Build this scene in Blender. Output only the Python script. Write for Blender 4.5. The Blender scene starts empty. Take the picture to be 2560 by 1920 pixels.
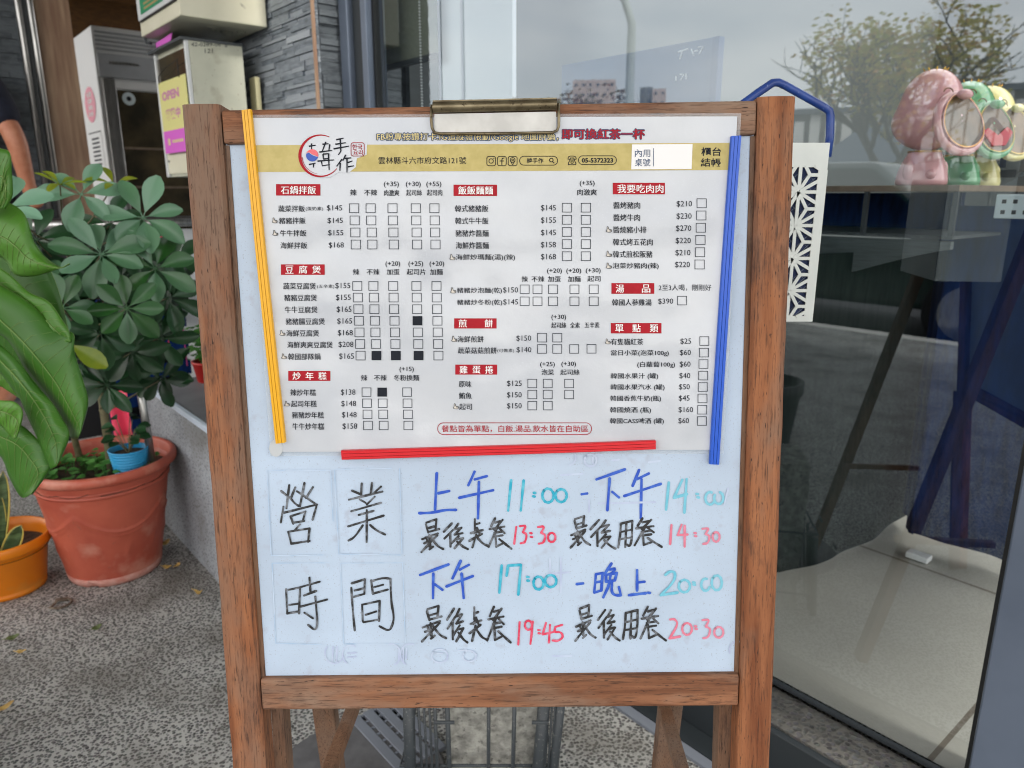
import bpy, math, random
import numpy as np
from mathutils import Vector, Matrix
random.seed(7)
SC = bpy.context.scene
COL = SC.collection
rad = math.radians

# ---------------------------------------------------------------- camera
FPX, PITCH, EYE = 1850.0, rad(14.4), 0.95
cam = bpy.data.cameras.new('camera'); cam_o = bpy.data.objects.new('camera', cam); COL.objects.link(cam_o)
cam.sensor_width = 36; cam.lens = FPX / 2560 * 36; cam.clip_start = .02; cam.clip_end = 3000
cam_o.location = (0, 0, EYE); cam_o.rotation_euler = (math.pi / 2 - PITCH, 0, 0)
cam.dof.use_dof = True; cam.dof.focus_distance = .67; cam.dof.aperture_fstop = 10.0
SC.camera = cam_o
# ---------------------------------------------------------------- world, sun, exposure
SUN_EL, SUN_AZ = rad(50), rad(312)          # azimuth measured from +X, counter-clockwise
world = bpy.data.worlds.new('World'); SC.world = world; world.use_nodes = True
wn, wl = world.node_tree.nodes, world.node_tree.links
bg = wn['Background']
sky = wn.new('ShaderNodeTexSky'); sky.sky_type = 'NISHITA'; sky.sun_disc = False
sky.sun_elevation = SUN_EL; sky.sun_rotation = math.pi / 2 - SUN_AZ; sky.dust_density = 2.0
tcw = wn.new('ShaderNodeTexCoord'); mpw = wn.new('ShaderNodeMapping'); mpw.inputs['Scale'].default_value = (1.3, 1.3, 4.5)
nzw = wn.new('ShaderNodeTexNoise'); nzw.inputs['Scale'].default_value = 1.6; nzw.inputs['Detail'].default_value = 5; nzw.inputs['Roughness'].default_value = .55
rpw = wn.new('ShaderNodeValToRGB'); rpw.color_ramp.elements[0].position = .36; rpw.color_ramp.elements[1].position = .68; rpw.color_ramp.elements[0].color = (.54, .54, .54, 1)
mxw = wn.new('ShaderNodeMixRGB'); mxw.inputs[2].default_value = (10.6, 10.0, 9.4, 1)
wl.new(tcw.outputs['Generated'], mpw.inputs[0]); wl.new(mpw.outputs[0], nzw.inputs['Vector']); wl.new(nzw.outputs[0], rpw.inputs[0])
wl.new(rpw.outputs[0], mxw.inputs[0]); wl.new(sky.outputs[0], mxw.inputs[1]); wl.new(mxw.outputs[0], bg.inputs[0])
bg.inputs[1].default_value = .14
sun = bpy.data.lights.new('sun', 'SUN'); sun.energy = 2.2; sun.angle = rad(6); sun.color = (1, .95, .88)
sun_o = bpy.data.objects.new('sun', sun); COL.objects.link(sun_o)
sd = Vector((math.cos(SUN_AZ) * math.cos(SUN_EL), math.sin(SUN_AZ) * math.cos(SUN_EL), math.sin(SUN_EL)))
sun_o.rotation_euler = sd.to_track_quat('Z', 'Y').to_euler()
SC.view_settings.view_transform = 'Standard'; SC.view_settings.look = 'None'; SC.view_settings.exposure = 1.28; SC.view_settings.gamma = 1
SC.cycles.max_bounces = 8; SC.cycles.diffuse_bounces = 2; SC.cycles.transparent_max_bounces = 16; SC.cycles.caustics_reflective = False; SC.cycles.caustics_refractive = False
SC.cycles.use_denoising = True; SC.cycles.filter_width = 1.05

# ---------------------------------------------------------------- geometry of the place
# photo pixels (2560 wide) only serve to measure where real planes and points lie
V = lambda *a: np.array(a, float)
CAM = V(0, 0, EYE); AR = V(1, 0, 0); AF = V(0, math.cos(PITCH), -math.sin(PITCH)); AU = V(0, math.sin(PITCH), math.cos(PITCH))
FAC = rad(130)
W = V(math.cos(FAC), math.sin(FAC), 0)      # along the shopfront, away from the camera
N = V(math.sin(FAC), -math.cos(FAC), 0)     # into the building
Z = V(0, 0, 1)
GLASS_N = 1.109
def ray(x, y): return (x - 1280) / FPX * AR + (960 - y) / FPX * AU + AF
def onz(x, y, z=0.0): d = ray(x, y); return CAM + d * (z - EYE) / d[2]
def onn(x, y, n): d = ray(x, y); return CAM + d * (n - CAM @ N) / (d @ N)
def onu(x, y, u): d = ray(x, y); return CAM + d * (u - CAM @ W) / (d @ W)
def ony(x, y, Y): d = ray(x, y); return CAM + d * Y / d[1]
def un(P): return float(P @ W), float(P @ N)
def L(u, n, z=0.0): return u * W + n * N + z * Z
def mirror(P): return P - 2 * (P @ N - GLASS_N) * N
def street(x, y, dist):                      # the real street point whose mirror image shows at (x, y)
    d = ray(x, y); h = math.hypot(d[0], d[1]); return mirror(CAM + d * dist / h)

# ---------------------------------------------------------------- mesh helper
WM = {}
def tag(o, label=None, cat=None, group=None, kind=None):
    if label: o['label'] = label
    if cat: o['category'] = cat
    if group: o['group'] = group
    if kind: o['kind'] = kind
    return o
def thing(name, P, label, cat, group=None, M=None):
    o = bpy.data.objects.new(name, None); COL.objects.link(o); o.empty_display_size = .05
    if M is None: M = Matrix.Translation(Vector(P))
    o.matrix_world = M; WM[o.name] = M
    return tag(o, label, cat, group)
class MB:
    def __init__(s): s.v = []; s.f = []; s.m = []; s.t = []; s.tint = 0.0; s.mi = 0
    def add(s, vs, fs):
        b = len(s.v); s.v += [tuple(map(float, p)) for p in vs]; s.t += [s.tint] * len(vs)
        for q in fs: s.f.append(tuple(b + i for i in q)); s.m.append(s.mi)
        return s
    def box(s, P, a, b, c):                  # corner and three edge vectors
        P, a, b, c = map(np.asarray, (P, a, b, c))
        vs = [P, P + a, P + a + b, P + b, P + c, P + a + c, P + a + b + c, P + b + c]
        fs = [(0, 3, 2, 1), (4, 5, 6, 7), (0, 1, 5, 4), (1, 2, 6, 5), (2, 3, 7, 6), (3, 0, 4, 7)]
        if np.dot(np.cross(a, b), c) < 0: fs = [q[::-1] for q in fs]
        return s.add(vs, fs)
    def bar(s, A, B, w, h, up=Z):            # rectangular bar from A to B
        A, B = np.asarray(A, float), np.asarray(B, float); d = B - A; d = d / np.linalg.norm(d)
        x = np.cross(d, up); x = x / np.linalg.norm(x); y = np.cross(x, d)
        return s.box(A - x * w / 2 - y * h / 2, x * w, y * h, B - A)
    def tube(s, pts, r, n=10, cap=True, closed=False):
        pts = [np.asarray(p, float) for p in pts]; k = len(pts)
        rs = r if hasattr(r, '__len__') else [r] * k
        vs = []; ref = None
        for i in range(k):
            if closed: d = pts[(i + 1) % k] - pts[i - 1]
            else: d = pts[min(i + 1, k - 1)] - pts[max(i - 1, 0)]
            d = d / (np.linalg.norm(d) + 1e-12)
            if ref is None: ref = Z if abs(d[2]) < .9 else AR
            x = ref - (ref @ d) * d; x = x / (np.linalg.norm(x) + 1e-12); ref = x; y = np.cross(d, x)
            for j in range(n):
                a = 2 * math.pi * j / n; vs.append(pts[i] + rs[i] * (math.cos(a) * x + math.sin(a) * y))
        fs = []
        for i in range(k if closed else k - 1):
            for j in range(n):
                i2 = (i + 1) % k; fs.append((i * n + j, i * n + (j + 1) % n, i2 * n + (j + 1) % n, i2 * n + j))
        if cap and not closed: fs += [tuple(range(n))[::-1], tuple((k - 1) * n + j for j in range(n))]
        return s.add(vs, fs)
    def lathe(s, P, prof, n=48, disp=None, cap=True, ax=(AR, V(0, 1, 0), Z)):
        P = np.asarray(P, float); vs = []
        for (r, z) in prof:
            for j in range(n):
                a = 2 * math.pi * j / n; rr = r + (disp(a, z, r) if disp else 0)
                vs.append(P + rr * math.cos(a) * ax[0] + rr * math.sin(a) * ax[1] + z * ax[2])
        fs = []; k = len(prof)
        for i in range(k - 1):
            for j in range(n): fs.append((i * n + j, i * n + (j + 1) % n, (i + 1) * n + (j + 1) % n, (i + 1) * n + j))
        if cap: fs += [tuple(range(n))[::-1], tuple((k - 1) * n + j for j in range(n))]
        return s.add(vs, fs)
    def loft(s, rows, close=False):
        k, n = len(rows), len(rows[0]); vs = [p for r in rows for p in r]; fs = []
        for i in range(k - 1):
            for j in range(n if close else n - 1):
                fs.append((i * n + j, i * n + (j + 1) % n, (i + 1) * n + (j + 1) % n, (i + 1) * n + j))
        return s.add(vs, fs)
    def ball(s, P, r, ax=(AR, V(0, 1, 0), Z), nu=16, nv=10, f=None):
        rr = r if hasattr(r, '__len__') else (r, r, r); P = np.asarray(P, float); rows = []
        for i in range(nv + 1):
            th = math.pi * i / nv; row = []
            for j in range(nu):
                a = 2 * math.pi * j / nu; x, y, z = math.sin(th) * math.cos(a), math.sin(th) * math.sin(a), math.cos(th)
                k = f(x, y, z) if f else 1.0
                row.append(P + k * (x * rr[0] * ax[0] + y * rr[1] * ax[1] + z * rr[2] * ax[2]))
            rows.append(row)
        return s.loft(rows, True)
    def prism(s, poly, ext):                 # planar outline extruded along ext
        n = len(poly); poly = [np.asarray(p, float) for p in poly]; ext = np.asarray(ext)
        fs = [tuple(range(n))[::-1], tuple(range(n, 2 * n))] + [(i, (i + 1) % n, n + (i + 1) % n, n + i) for i in range(n)]
        return s.add(poly + [p + ext for p in poly], fs)
    def build(s, name, mats, parent=None, smooth=False, origin=None, bevel=0, label=None, cat=None, group=None, kind=None, solid=0, subd=0, auto=None):
        me = bpy.data.meshes.new(name); vs = np.array(s.v, float)
        if parent is not None:
            r = parent; M = WM.get(r.name)
            Mi = np.array(M.inverted()); vs = vs @ Mi[:3, :3].T + Mi[:3, 3]
        else:
            if origin is None: origin = (vs[:, 0].mean(), vs[:, 1].mean(), vs[:, 2].min())
            vs = vs - np.asarray(origin)
        me.from_pydata([tuple(p) for p in vs], [], s.f); me.update()
        if not isinstance(mats, (list, tuple)): mats = [mats]
        for m in mats: me.materials.append(m)
        me.polygons.foreach_set('material_index', s.m)
        if smooth: me.polygons.foreach_set('use_smooth', [True] * len(me.polygons))
        at = me.attributes.new('tint', 'FLOAT', 'POINT'); at.data.foreach_set('value', s.t)
        o = bpy.data.objects.new(name, me); COL.objects.link(o)
        if parent is not None:
            o.parent = parent; WM[o.name] = WM[parent.name]
        else:
            o.location = tuple(origin); WM[o.name] = Matrix.Translation(Vector(origin))
        if bevel:
            b = o.modifiers.new('bevel', 'BEVEL'); b.width = bevel; b.segments = 2; b.limit_method = 'ANGLE'; b.angle_limit = rad(40)
            if auto is None: auto = 50
        if subd: b = o.modifiers.new('subd', 'SUBSURF'); b.levels = subd; b.render_levels = subd
        if solid: b = o.modifiers.new('solid', 'SOLIDIFY'); b.thickness = solid; b.offset = 0
        if auto:
            me.polygons.foreach_set('use_smooth', [True] * len(me.polygons))
            try: me.set_sharp_from_angle(angle=rad(auto))
            except Exception: pass
        return tag(o, label, cat, group, kind)

# ---------------------------------------------------------------- materials
def rgb(r, g, b):                            # display 0-255 to linear
    f = lambda c: c / 255 / 12.92 if c <= 10 else ((c / 255 + .055) / 1.055) ** 2.4
    return (f(r), f(g), f(b), 1)
def mat(name, c1, c2=None, rough=.5, metal=0, scale=20, stretch=(1, 1, 1), detail=4, lo=.35, hi=.65, bump=0, bscale=None, spot=None, spot_c=None,
        tint=None, tint_c=None, coat=0, coat_r=.12, bump2=None, alpha_tr=0, spec=None, translucent=0, rough2=None, bdist=.002, stain=None, stain_c=None):
    m = bpy.data.materials.new(name); m.use_nodes = True; nt = m.node_tree; n, l = nt.nodes, nt.links
    b = n['Principled BSDF']; b.inputs['Roughness'].default_value = rough; b.inputs['Metallic'].default_value = metal
    if coat: b.inputs['Coat Weight'].default_value = coat; b.inputs['Coat Roughness'].default_value = coat_r
    if spec is not None: b.inputs['Specular IOR Level'].default_value = spec
    tc = n.new('ShaderNodeTexCoord'); mp = n.new('ShaderNodeMapping'); mp.inputs['Scale'].default_value = stretch
    l.new(tc.outputs['Object'], mp.inputs[0])
    col = None
    def noise(sc, de=detail, ro=.55):
        t = n.new('ShaderNodeTexNoise'); t.inputs['Scale'].default_value = sc; t.inputs['Detail'].default_value = de; t.inputs['Roughness'].default_value = ro
        l.new(mp.outputs[0], t.inputs['Vector']); return t.outputs[0]
    def ramp(src, a, z):
        r = n.new('ShaderNodeMapRange'); r.inputs[1].default_value = a; r.inputs[2].default_value = z; r.clamp = True; l.new(src, r.inputs[0]); return r.outputs[0]
    def mix(fac, a, b_):
        x = n.new('ShaderNodeMixRGB')
        if hasattr(fac, 'is_linked') : l.new(fac, x.inputs[0])
        else: x.inputs[0].default_value = fac
        for i, c in ((1, a), (2, b_)):
            if hasattr(c, 'is_linked'): l.new(c, x.inputs[i])
            else: x.inputs[i].default_value = c
        return x.outputs[0]
    if c2 is not None:
        fac = ramp(noise(scale), lo, hi); col = mix(fac, c1, c2)
        if rough2 is not None:
            mr = n.new('ShaderNodeMapRange'); mr.inputs[3].default_value = rough; mr.inputs[4].default_value = rough2; l.new(fac, mr.inputs[0]); l.new(mr.outputs[0], b.inputs['Roughness'])
    else: col = c1
    if spot:                                 # (scale, threshold low, threshold high)
        col = mix(ramp(noise(spot[0], 3, .6), spot[1], spot[2]), col, spot_c)
    if stain:
        t = n.new('ShaderNodeTexNoise'); t.inputs['Scale'].default_value = stain[0]; t.inputs['Detail'].default_value = 5; l.new(tc.outputs['Object'], t.inputs['Vector'])
        col = mix(ramp(t.outputs[0], stain[1], stain[2]), col, stain_c)
    if tint_c is not None:
        a = n.new('ShaderNodeAttribute'); a.attribute_name = 'tint'; col = mix(a.outputs['Fac'], col, tint_c)
    if hasattr(col, 'is_linked'): l.new(col, b.inputs['Base Color'])
    else: b.inputs['Base Color'].default_value = col
    if bump:
        bp = n.new('ShaderNodeBump'); bp.inputs['Strength'].default_value = bump; bp.inputs['Distance'].default_value = bdist
        l.new(noise(bscale or scale), bp.inputs['Height']); l.new(bp.outputs[0], b.inputs['Normal'])
        if bump2:
            b2 = n.new('ShaderNodeBump'); b2.inputs['Strength'].default_value = 1; b2.inputs['Distance'].default_value = bump2[1]
            l.new(noise(bump2[0], 2, .5), b2.inputs['Height']); l.new(bp.outputs[0], b2.inputs['Normal'])
            l.new(b2.outputs[0], b.inputs['Normal']); l.new(b2.outputs[0], b.inputs['Coat Normal'])
    if translucent:
        tr = n.new('ShaderNodeBsdfTranslucent'); ms = n.new('ShaderNodeMixShader'); ms.inputs[0].default_value = translucent
        if hasattr(col, 'is_linked'): l.new(col, tr.inputs[0])
        else: tr.inputs[0].default_value = col
        l.new(b.outputs[0], ms.inputs[1]); l.new(tr.outputs[0], ms.inputs[2]); l.new(ms.outputs[0], n['Material Output'].inputs[0])
    if alpha_tr:
        tr = n.new('ShaderNodeBsdfTransparent'); ms = n.new('ShaderNodeMixShader'); ms.inputs[0].default_value = alpha_tr
        l.new(b.outputs[0], ms.inputs[1]); l.new(tr.outputs[0], ms.inputs[2]); l.new(ms.outputs[0], n['Material Output'].inputs[0])
    return m
def wood(name, along, c1, c2, c3, dark):
    """weathered hardwood: long grain, fine dark pores, grey wash, black mould patches"""
    m = bpy.data.materials.new(name); m.use_nodes = True; n, l = m.node_tree.nodes, m.node_tree.links; b = n['Principled BSDF']
    b.inputs['Roughness'].default_value = .72; b.inputs['Specular IOR Level'].default_value = .22
    tc = n.new('ShaderNodeTexCoord')
    def nz(st, sc, de=4, ro=.55, dist=0):
        mp = n.new('ShaderNodeMapping'); mp.inputs['Scale'].default_value = st if along == 'Z' else (st[2], st[1], st[0])
        l.new(tc.outputs['Object'], mp.inputs[0]); t = n.new('ShaderNodeTexNoise'); t.inputs['Scale'].default_value = sc; t.inputs['Detail'].default_value = de
        t.inputs['Roughness'].default_value = ro; t.inputs['Distortion'].default_value = dist; l.new(mp.outputs[0], t.inputs['Vector']); return t.outputs[0]
    def rg(s, a, z):
        r = n.new('ShaderNodeMapRange'); r.inputs[1].default_value = a; r.inputs[2].default_value = z; l.new(s, r.inputs[0]); return r.outputs[0]
    def mx(f, a, c):
        x = n.new('ShaderNodeMixRGB'); l.new(f, x.inputs[0])
        for i, q in ((1, a), (2, c)):
            if hasattr(q, 'is_linked'): l.new(q, x.inputs[i])
            else: x.inputs[i].default_value = q
        return x.outputs[0]
    g = nz((1, 1, .07), 42, 6, .62, 1.2); fine = nz((1, 1, .07), 600, 4, .65); pore = nz((1, 1, .18), 620, 2, .5); pat = nz((1, 1, .3), 11, 5, .65); mould = nz((1, 1, .5), 9, 7, .72)
    col = mx(rg(g, .35, .68), c1, c2); col = mx(rg(pat, .47, .66), col, c3); col = mx(rg(fine, .52, .74), col, dark)
    col = mx(rg(pore, .66, .74), col, dark)
    mo = n.new('ShaderNodeMath'); mo.operation = 'MULTIPLY'; l.new(rg(mould, .54, .68), mo.inputs[0]); l.new(rg(fine, .30, .58), mo.inputs[1])
    col = mx(mo.outputs[0], col, rgb(62, 48, 44)); l.new(col, b.inputs['Base Color'])
    bp = n.new('ShaderNodeBump'); bp.inputs['Strength'].default_value = .5; bp.inputs['Distance'].default_value = .0007; l.new(fine, bp.inputs['Height']); l.new(bp.outputs[0], b.inputs['Normal'])
    return m
def pebble(name, light, dark, cell, th=(.22, .34), grime=None, bump=.5):
    """washed terrazzo: dark pebbles close together in pale cement"""
    m = bpy.data.materials.new(name); m.use_nodes = True; n, l = m.node_tree.nodes, m.node_tree.links; b = n['Principled BSDF']; b.inputs['Roughness'].default_value = .8
    tc = n.new('ShaderNodeTexCoord'); mp = n.new('ShaderNodeMapping'); l.new(tc.outputs['Object'], mp.inputs[0])
    wz = n.new('ShaderNodeTexNoise'); wz.inputs['Scale'].default_value = 90; l.new(mp.outputs[0], wz.inputs['Vector'])
    ad = n.new('ShaderNodeMixRGB'); ad.blend_type = 'ADD'; ad.inputs[0].default_value = cell * .55; l.new(mp.outputs[0], ad.inputs[1]); l.new(wz.outputs['Color'], ad.inputs[2])
    v = n.new('ShaderNodeTexVoronoi'); v.feature = 'F1'; v.inputs['Scale'].default_value = 1 / cell; v.inputs['Randomness'].default_value = .95; l.new(ad.outputs[0], v.inputs['Vector'])
    r = n.new('ShaderNodeMapRange'); r.inputs[1].default_value = th[0]; r.inputs[2].default_value = th[1]; l.new(v.outputs['Distance'], r.inputs[0])
    hv = n.new('ShaderNodeMixRGB'); hv.inputs[0].default_value = .35; hv.inputs[1].default_value = dark; l.new(v.outputs['Color'], hv.inputs[2])
    hs = n.new('ShaderNodeHueSaturation'); hs.inputs['Saturation'].default_value = .12; hs.inputs['Value'].default_value = .42; l.new(hv.outputs[0], hs.inputs['Color'])
    mx = n.new('ShaderNodeMixRGB'); l.new(r.outputs[0], mx.inputs[0]); l.new(hs.outputs[0], mx.inputs[1]); mx.inputs[2].default_value = light
    big = n.new('ShaderNodeTexNoise'); big.inputs['Scale'].default_value = 5; big.inputs['Detail'].default_value = 6; l.new(mp.outputs[0], big.inputs['Vector'])
    rb = n.new('ShaderNodeMapRange'); rb.inputs[1].default_value = .46; rb.inputs[2].default_value = .72; rb.inputs[4].default_value = .75; l.new(big.outputs[0], rb.inputs[0])
    m2 = n.new('ShaderNodeMixRGB'); l.new(rb.outputs[0], m2.inputs[0]); l.new(mx.outputs[0], m2.inputs[1]); m2.inputs[2].default_value = grime or rgb(92, 88, 80)
    l.new(m2.outputs[0], b.inputs['Base Color'])
    bp = n.new('ShaderNodeBump'); bp.inputs['Strength'].default_value = bump; bp.inputs['Distance'].default_value = .003; l.new(r.outputs[0], bp.inputs['Height']); l.new(bp.outputs[0], b.inputs['Normal'])
    return m
K = {}
WOOD1, WOOD2, WOOD3, WOODD = rgb(160, 106, 72), rgb(112, 66, 42), rgb(126, 102, 86), rgb(62, 44, 36)
K['wood_v'] = wood('weathered_wood_upright', 'Z', WOOD1, WOOD2, WOOD3, WOODD)
K['wood_h'] = wood('weathered_wood_level', 'X', rgb(150, 104, 76), rgb(106, 68, 48), rgb(140, 120, 104), rgb(60, 44, 36))
K['wood_dark'] = wood('dark_back_wood', 'Z', rgb(128, 96, 74), rgb(104, 76, 58), rgb(120, 100, 86), rgb(52, 40, 34))
K['board'] = mat('whiteboard_enamel', rgb(186, 204, 224), rgb(176, 193, 212), rough=.42, scale=9, stain=(60, .62, .74), stain_c=rgb(172, 184, 202), spot=(700, .62, .7), spot_c=rgb(158, 168, 184), bump=.06, bscale=600, bdist=.0004)
K['paper'] = mat('laminated_menu_paper', rgb(196, 201, 207), rgb(184, 190, 198), rough=.5, scale=12, spot=(900, .60, .7), spot_c=rgb(194, 200, 208), coat=1, coat_r=.16, bump=.25, bscale=160, bdist=.0006, bump2=(9, .012))
K['laminate'] = mat('clear_laminate', rgb(214, 222, 228), rough=.2, alpha_tr=.72)
K['gold'] = mat('printed_gold', rgb(190, 174, 104), rgb(178, 162, 90), rough=.5, scale=120, coat=.2)
K['red_print'] = mat('printed_red', rgb(172, 30, 44), rgb(160, 26, 38), rough=.6, scale=90, spec=.2)
K['ink'] = mat('printed_dark_ink', rgb(34, 38, 46), rough=.7, spec=.15)
K['ink_soft'] = mat('printed_grey_ink', rgb(50, 56, 64), rough=.7, spec=.15)
K['white_print'] = mat('printed_white', rgb(236, 236, 236), rough=.5)
K['navy_print'] = mat('printed_navy', rgb(28, 64, 104), rough=.5)
K['yellow_print'] = mat('printed_yellow', rgb(222, 205, 140), rough=.5)
K['blue_print'] = mat('printed_blue', rgb(44, 84, 176), rough=.5)
K['pink_print'] = mat('printed_pink', rgb(226, 104, 112), rough=.5)
K['thumb'] = mat('printed_pale_hand', rgb(212, 206, 196), rough=.5)
K['mk_black'] = mat('marker_black', rgb(30, 31, 34), rgb(120, 126, 134), rough=.5, scale=190, detail=3, lo=.47, hi=.70)
K['mk_blue'] = mat('marker_blue', rgb(28, 76, 184), rgb(66, 112, 204), rough=.5, scale=140, lo=.45, hi=.7)
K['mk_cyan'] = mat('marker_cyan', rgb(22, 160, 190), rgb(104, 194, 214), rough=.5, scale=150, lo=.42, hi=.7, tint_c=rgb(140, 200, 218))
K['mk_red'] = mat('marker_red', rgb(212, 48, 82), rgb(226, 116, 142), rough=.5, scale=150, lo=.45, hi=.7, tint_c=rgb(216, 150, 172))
K['mk_pale'] = mat('marker_ghost', rgb(166, 192, 218), rgb(192, 209, 228), rough=.5, scale=70, lo=.35, hi=.6)
K['mk_ghost'] = mat('marker_old_ghost', rgb(176, 188, 216), rgb(192, 206, 226), rough=.5, scale=60, lo=.35, hi=.6)
K['strip_yellow'] = mat('yellow_plastic', rgb(228, 168, 14), rough=.32)
K['strip_blue'] = mat('blue_plastic', rgb(20, 84, 196), rough=.32)
K['strip_red'] = mat('red_plastic', rgb(204, 14, 30), rough=.32)
K['bronze'] = mat('tarnished_brass', rgb(134, 124, 100), rgb(92, 82, 62), rough=.38, metal=.85, scale=60, spot=(300, .6, .7), spot_c=rgb(58, 48, 36))
K['old_white'] = mat('stained_white_plastic', rgb(214, 214, 210), rgb(190, 190, 186), rough=.4, scale=40, stain=(28, .6, .75), stain_c=rgb(196, 172, 132))
K['ground'] = pebble('washed_pebble_ground', rgb(176, 176, 172), rgb(50, 52, 56), .0062, th=(.36, .60))
K['ledge_side'] = pebble('washed_pebble_side', rgb(158, 164, 170), rgb(92, 98, 106), .008, th=(.2, .42), bump=.3)
K['sill_dark'] = pebble('dark_washed_sill', rgb(112, 110, 104), rgb(26, 30, 32), .0080, th=(.40, .66), grime=rgb(60,60,58))
K['tape'] = mat('greyish_tape', rgb(188, 193, 196), rough=.4)
K['tile'] = mat('grey_ledge_tile', rgb(128, 132, 136), rgb(108, 112, 116), rough=.5, scale=6)
K['steel'] = mat('brushed_steel', rgb(190, 190, 188), rgb(150, 150, 148), rough=.28, metal=.9, scale=20, stretch=(8, 8, .6))
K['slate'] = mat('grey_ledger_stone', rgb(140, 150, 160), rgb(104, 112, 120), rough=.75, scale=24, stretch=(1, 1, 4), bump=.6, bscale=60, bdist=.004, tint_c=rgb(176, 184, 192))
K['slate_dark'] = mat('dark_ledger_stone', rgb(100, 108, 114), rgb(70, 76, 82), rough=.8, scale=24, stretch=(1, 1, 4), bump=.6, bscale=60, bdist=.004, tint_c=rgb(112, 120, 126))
K['alu'] = mat('blue_grey_aluminium', rgb(112, 124, 142), rgb(100, 112, 130), rough=.4, metal=.25, scale=5)
K['alu_dark'] = mat('dark_anodised_frame', rgb(50, 56, 60), rough=.45, metal=.2)
K['gasket'] = mat('black_gasket', rgb(22, 26, 28), rough=.5)
K['silicone'] = mat('pale_silicone', rgb(196, 210, 224), rough=.5)
K['beige_box'] = mat('beige_enamel', rgb(228, 226, 204), rgb(218, 216, 192), rough=.45, scale=7, stain=(30, .66, .76), stain_c=rgb(150, 146, 128))
K['box_side'] = mat('aged_beige_enamel', rgb(206, 208, 190), rgb(190, 193, 176), rough=.5, scale=8, stain=(14, .55, .8), stain_c=rgb(146, 140, 118), spot=(120, .68, .74), spot_c=rgb(120, 96, 70))
K['white_enamel'] = mat('white_enamel', rgb(220, 224, 226), rough=.4)
K['fridge_grey'] = mat('fridge_grey', rgb(178, 184, 190), rgb(164, 170, 176), rough=.35, scale=6)
K['fridge_glass'] = mat('fridge_dark_glass', rgb(54, 52, 44), rgb(92, 82, 62), rough=.08, scale=5)
K['brown_panel'] = mat('brown_veneer', rgb(190, 160, 132), rgb(156, 122, 100), rough=.45, scale=14, stretch=(3, 3, .25))
K['brown_dark'] = mat('dark_brown_wood', rgb(110, 76, 38), rgb(84, 58, 30), rough=.55, scale=20, stretch=(1, 1, 4))
K['black'] = mat('black_matt', rgb(24, 24, 26), rough=.6)
K['dark_grey'] = mat('dark_grey_paint', rgb(62, 68, 72), rough=.5, spot=(200, .6, .7), spot_c=rgb(110, 112, 110))
K['terracotta'] = mat('terracotta_plastic', rgb(184, 92, 70), rgb(166, 76, 58), rough=.5, scale=8, stain=(14, .55, .8), stain_c=rgb(202, 142, 122), spot=(60, .66, .76), spot_c=rgb(146, 84, 68), bump=.12, bscale=90)
K['lime'] = mat('lime_stained_terracotta', rgb(186, 120, 106), rgb(196, 150, 138), rough=.65, scale=60)
K['orange'] = mat('orange_plastic', rgb(232, 134, 18), rgb(220, 122, 14), rough=.4, scale=6, stain=(18, .6, .8), stain_c=rgb(206, 140, 60))
K['blue_pot'] = mat('sky_blue_plastic', rgb(40, 146, 196), rough=.35)
K['red_pot'] = mat('red_plastic_pot', rgb(188, 32, 26), rough=.4)
K['soil'] = mat('dark_potting_soil', rgb(46, 38, 30), rgb(78, 64, 48), rough=.95, scale=90, bump=1, bscale=120, bdist=.006)
K['stem'] = mat('brown_green_stem', rgb(112, 106, 78), rgb(86, 82, 58), rough=.7, scale=50)
K['leaf'] = mat('umbrella_leaf', rgb(30, 78, 28), rgb(48, 98, 40), rough=.36, spec=.5, scale=18, tint_c=rgb(122, 166, 138), translucent=.1, coat=.3, coat_r=.3)  # pale tint paints sky sheen into the topmost whorls
K['leaf_dark'] = mat('dark_shaded_leaf', rgb(14, 42, 20), rgb(22, 58, 28), rough=.38, spec=.5, scale=18, tint_c=rgb(44, 90, 50), translucent=.1)  # darker copy of the leaf green, shade painted into the lower whorls
K['leaf_young'] = mat('young_yellow_leaf', rgb(150, 160, 40), rgb(118, 140, 34), rough=.45, scale=20, translucent=.3)
K['monstera'] = mat('glossy_split_leaf', rgb(66, 118, 34), rgb(48, 96, 28), rough=.40, spec=.4, scale=7, tint_c=rgb(84, 136, 44), translucent=.15, bump=.15, bscale=30, bdist=.002)
K['leaf_rim'] = mat('pale_leaf_edge', rgb(98, 130, 60), rough=.5)
K['weed'] = mat('bright_weed_leaf', rgb(84, 142, 62), rgb(60, 116, 50), rough=.5, scale=30, translucent=.25)
K['snake'] = mat('banded_snake_leaf', rgb(48, 66, 40), rgb(86, 108, 70), rough=.4, scale=26, stretch=(1, 1, 5))
K['snake_rim'] = mat('yellow_leaf_margin', rgb(196, 182, 92), rough=.45)
K['hot_pink'] = mat('hot_pink_plastic', rgb(236, 72, 104), rough=.4)
K['magenta'] = mat('magenta_plastic', rgb(214, 80, 150), rough=.4)
K['bluepaint'] = mat('blue_enamel', rgb(40, 74, 148), rgb(32, 60, 128), rough=.35, scale=60, spot=(400, .64, .7), spot_c=rgb(110, 132, 180))
K['lattice'] = mat('white_powder_coat', rgb(216, 222, 218), rgb(206, 213, 210), rough=.45, scale=20)
K['navy_mesh'] = mat('navy_fabric', rgb(34, 52, 96), rgb(24, 38, 72), rough=.7, scale=160)
K['concrete'] = mat('rough_white_concrete', rgb(172, 172, 164), rgb(128, 128, 122), rough=.9, scale=60, spot=(90, .58, .68), spot_c=rgb(104, 104, 100), bump=1, bscale=80, bdist=.008)
K['grate'] = mat('grey_plastic_grate', rgb(120, 126, 136), rough=.5)
K['rubber'] = mat('worn_grey_cover', rgb(104, 104, 106), rgb(88, 88, 90), rough=.7, scale=30)
K['floor'] = None
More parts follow.
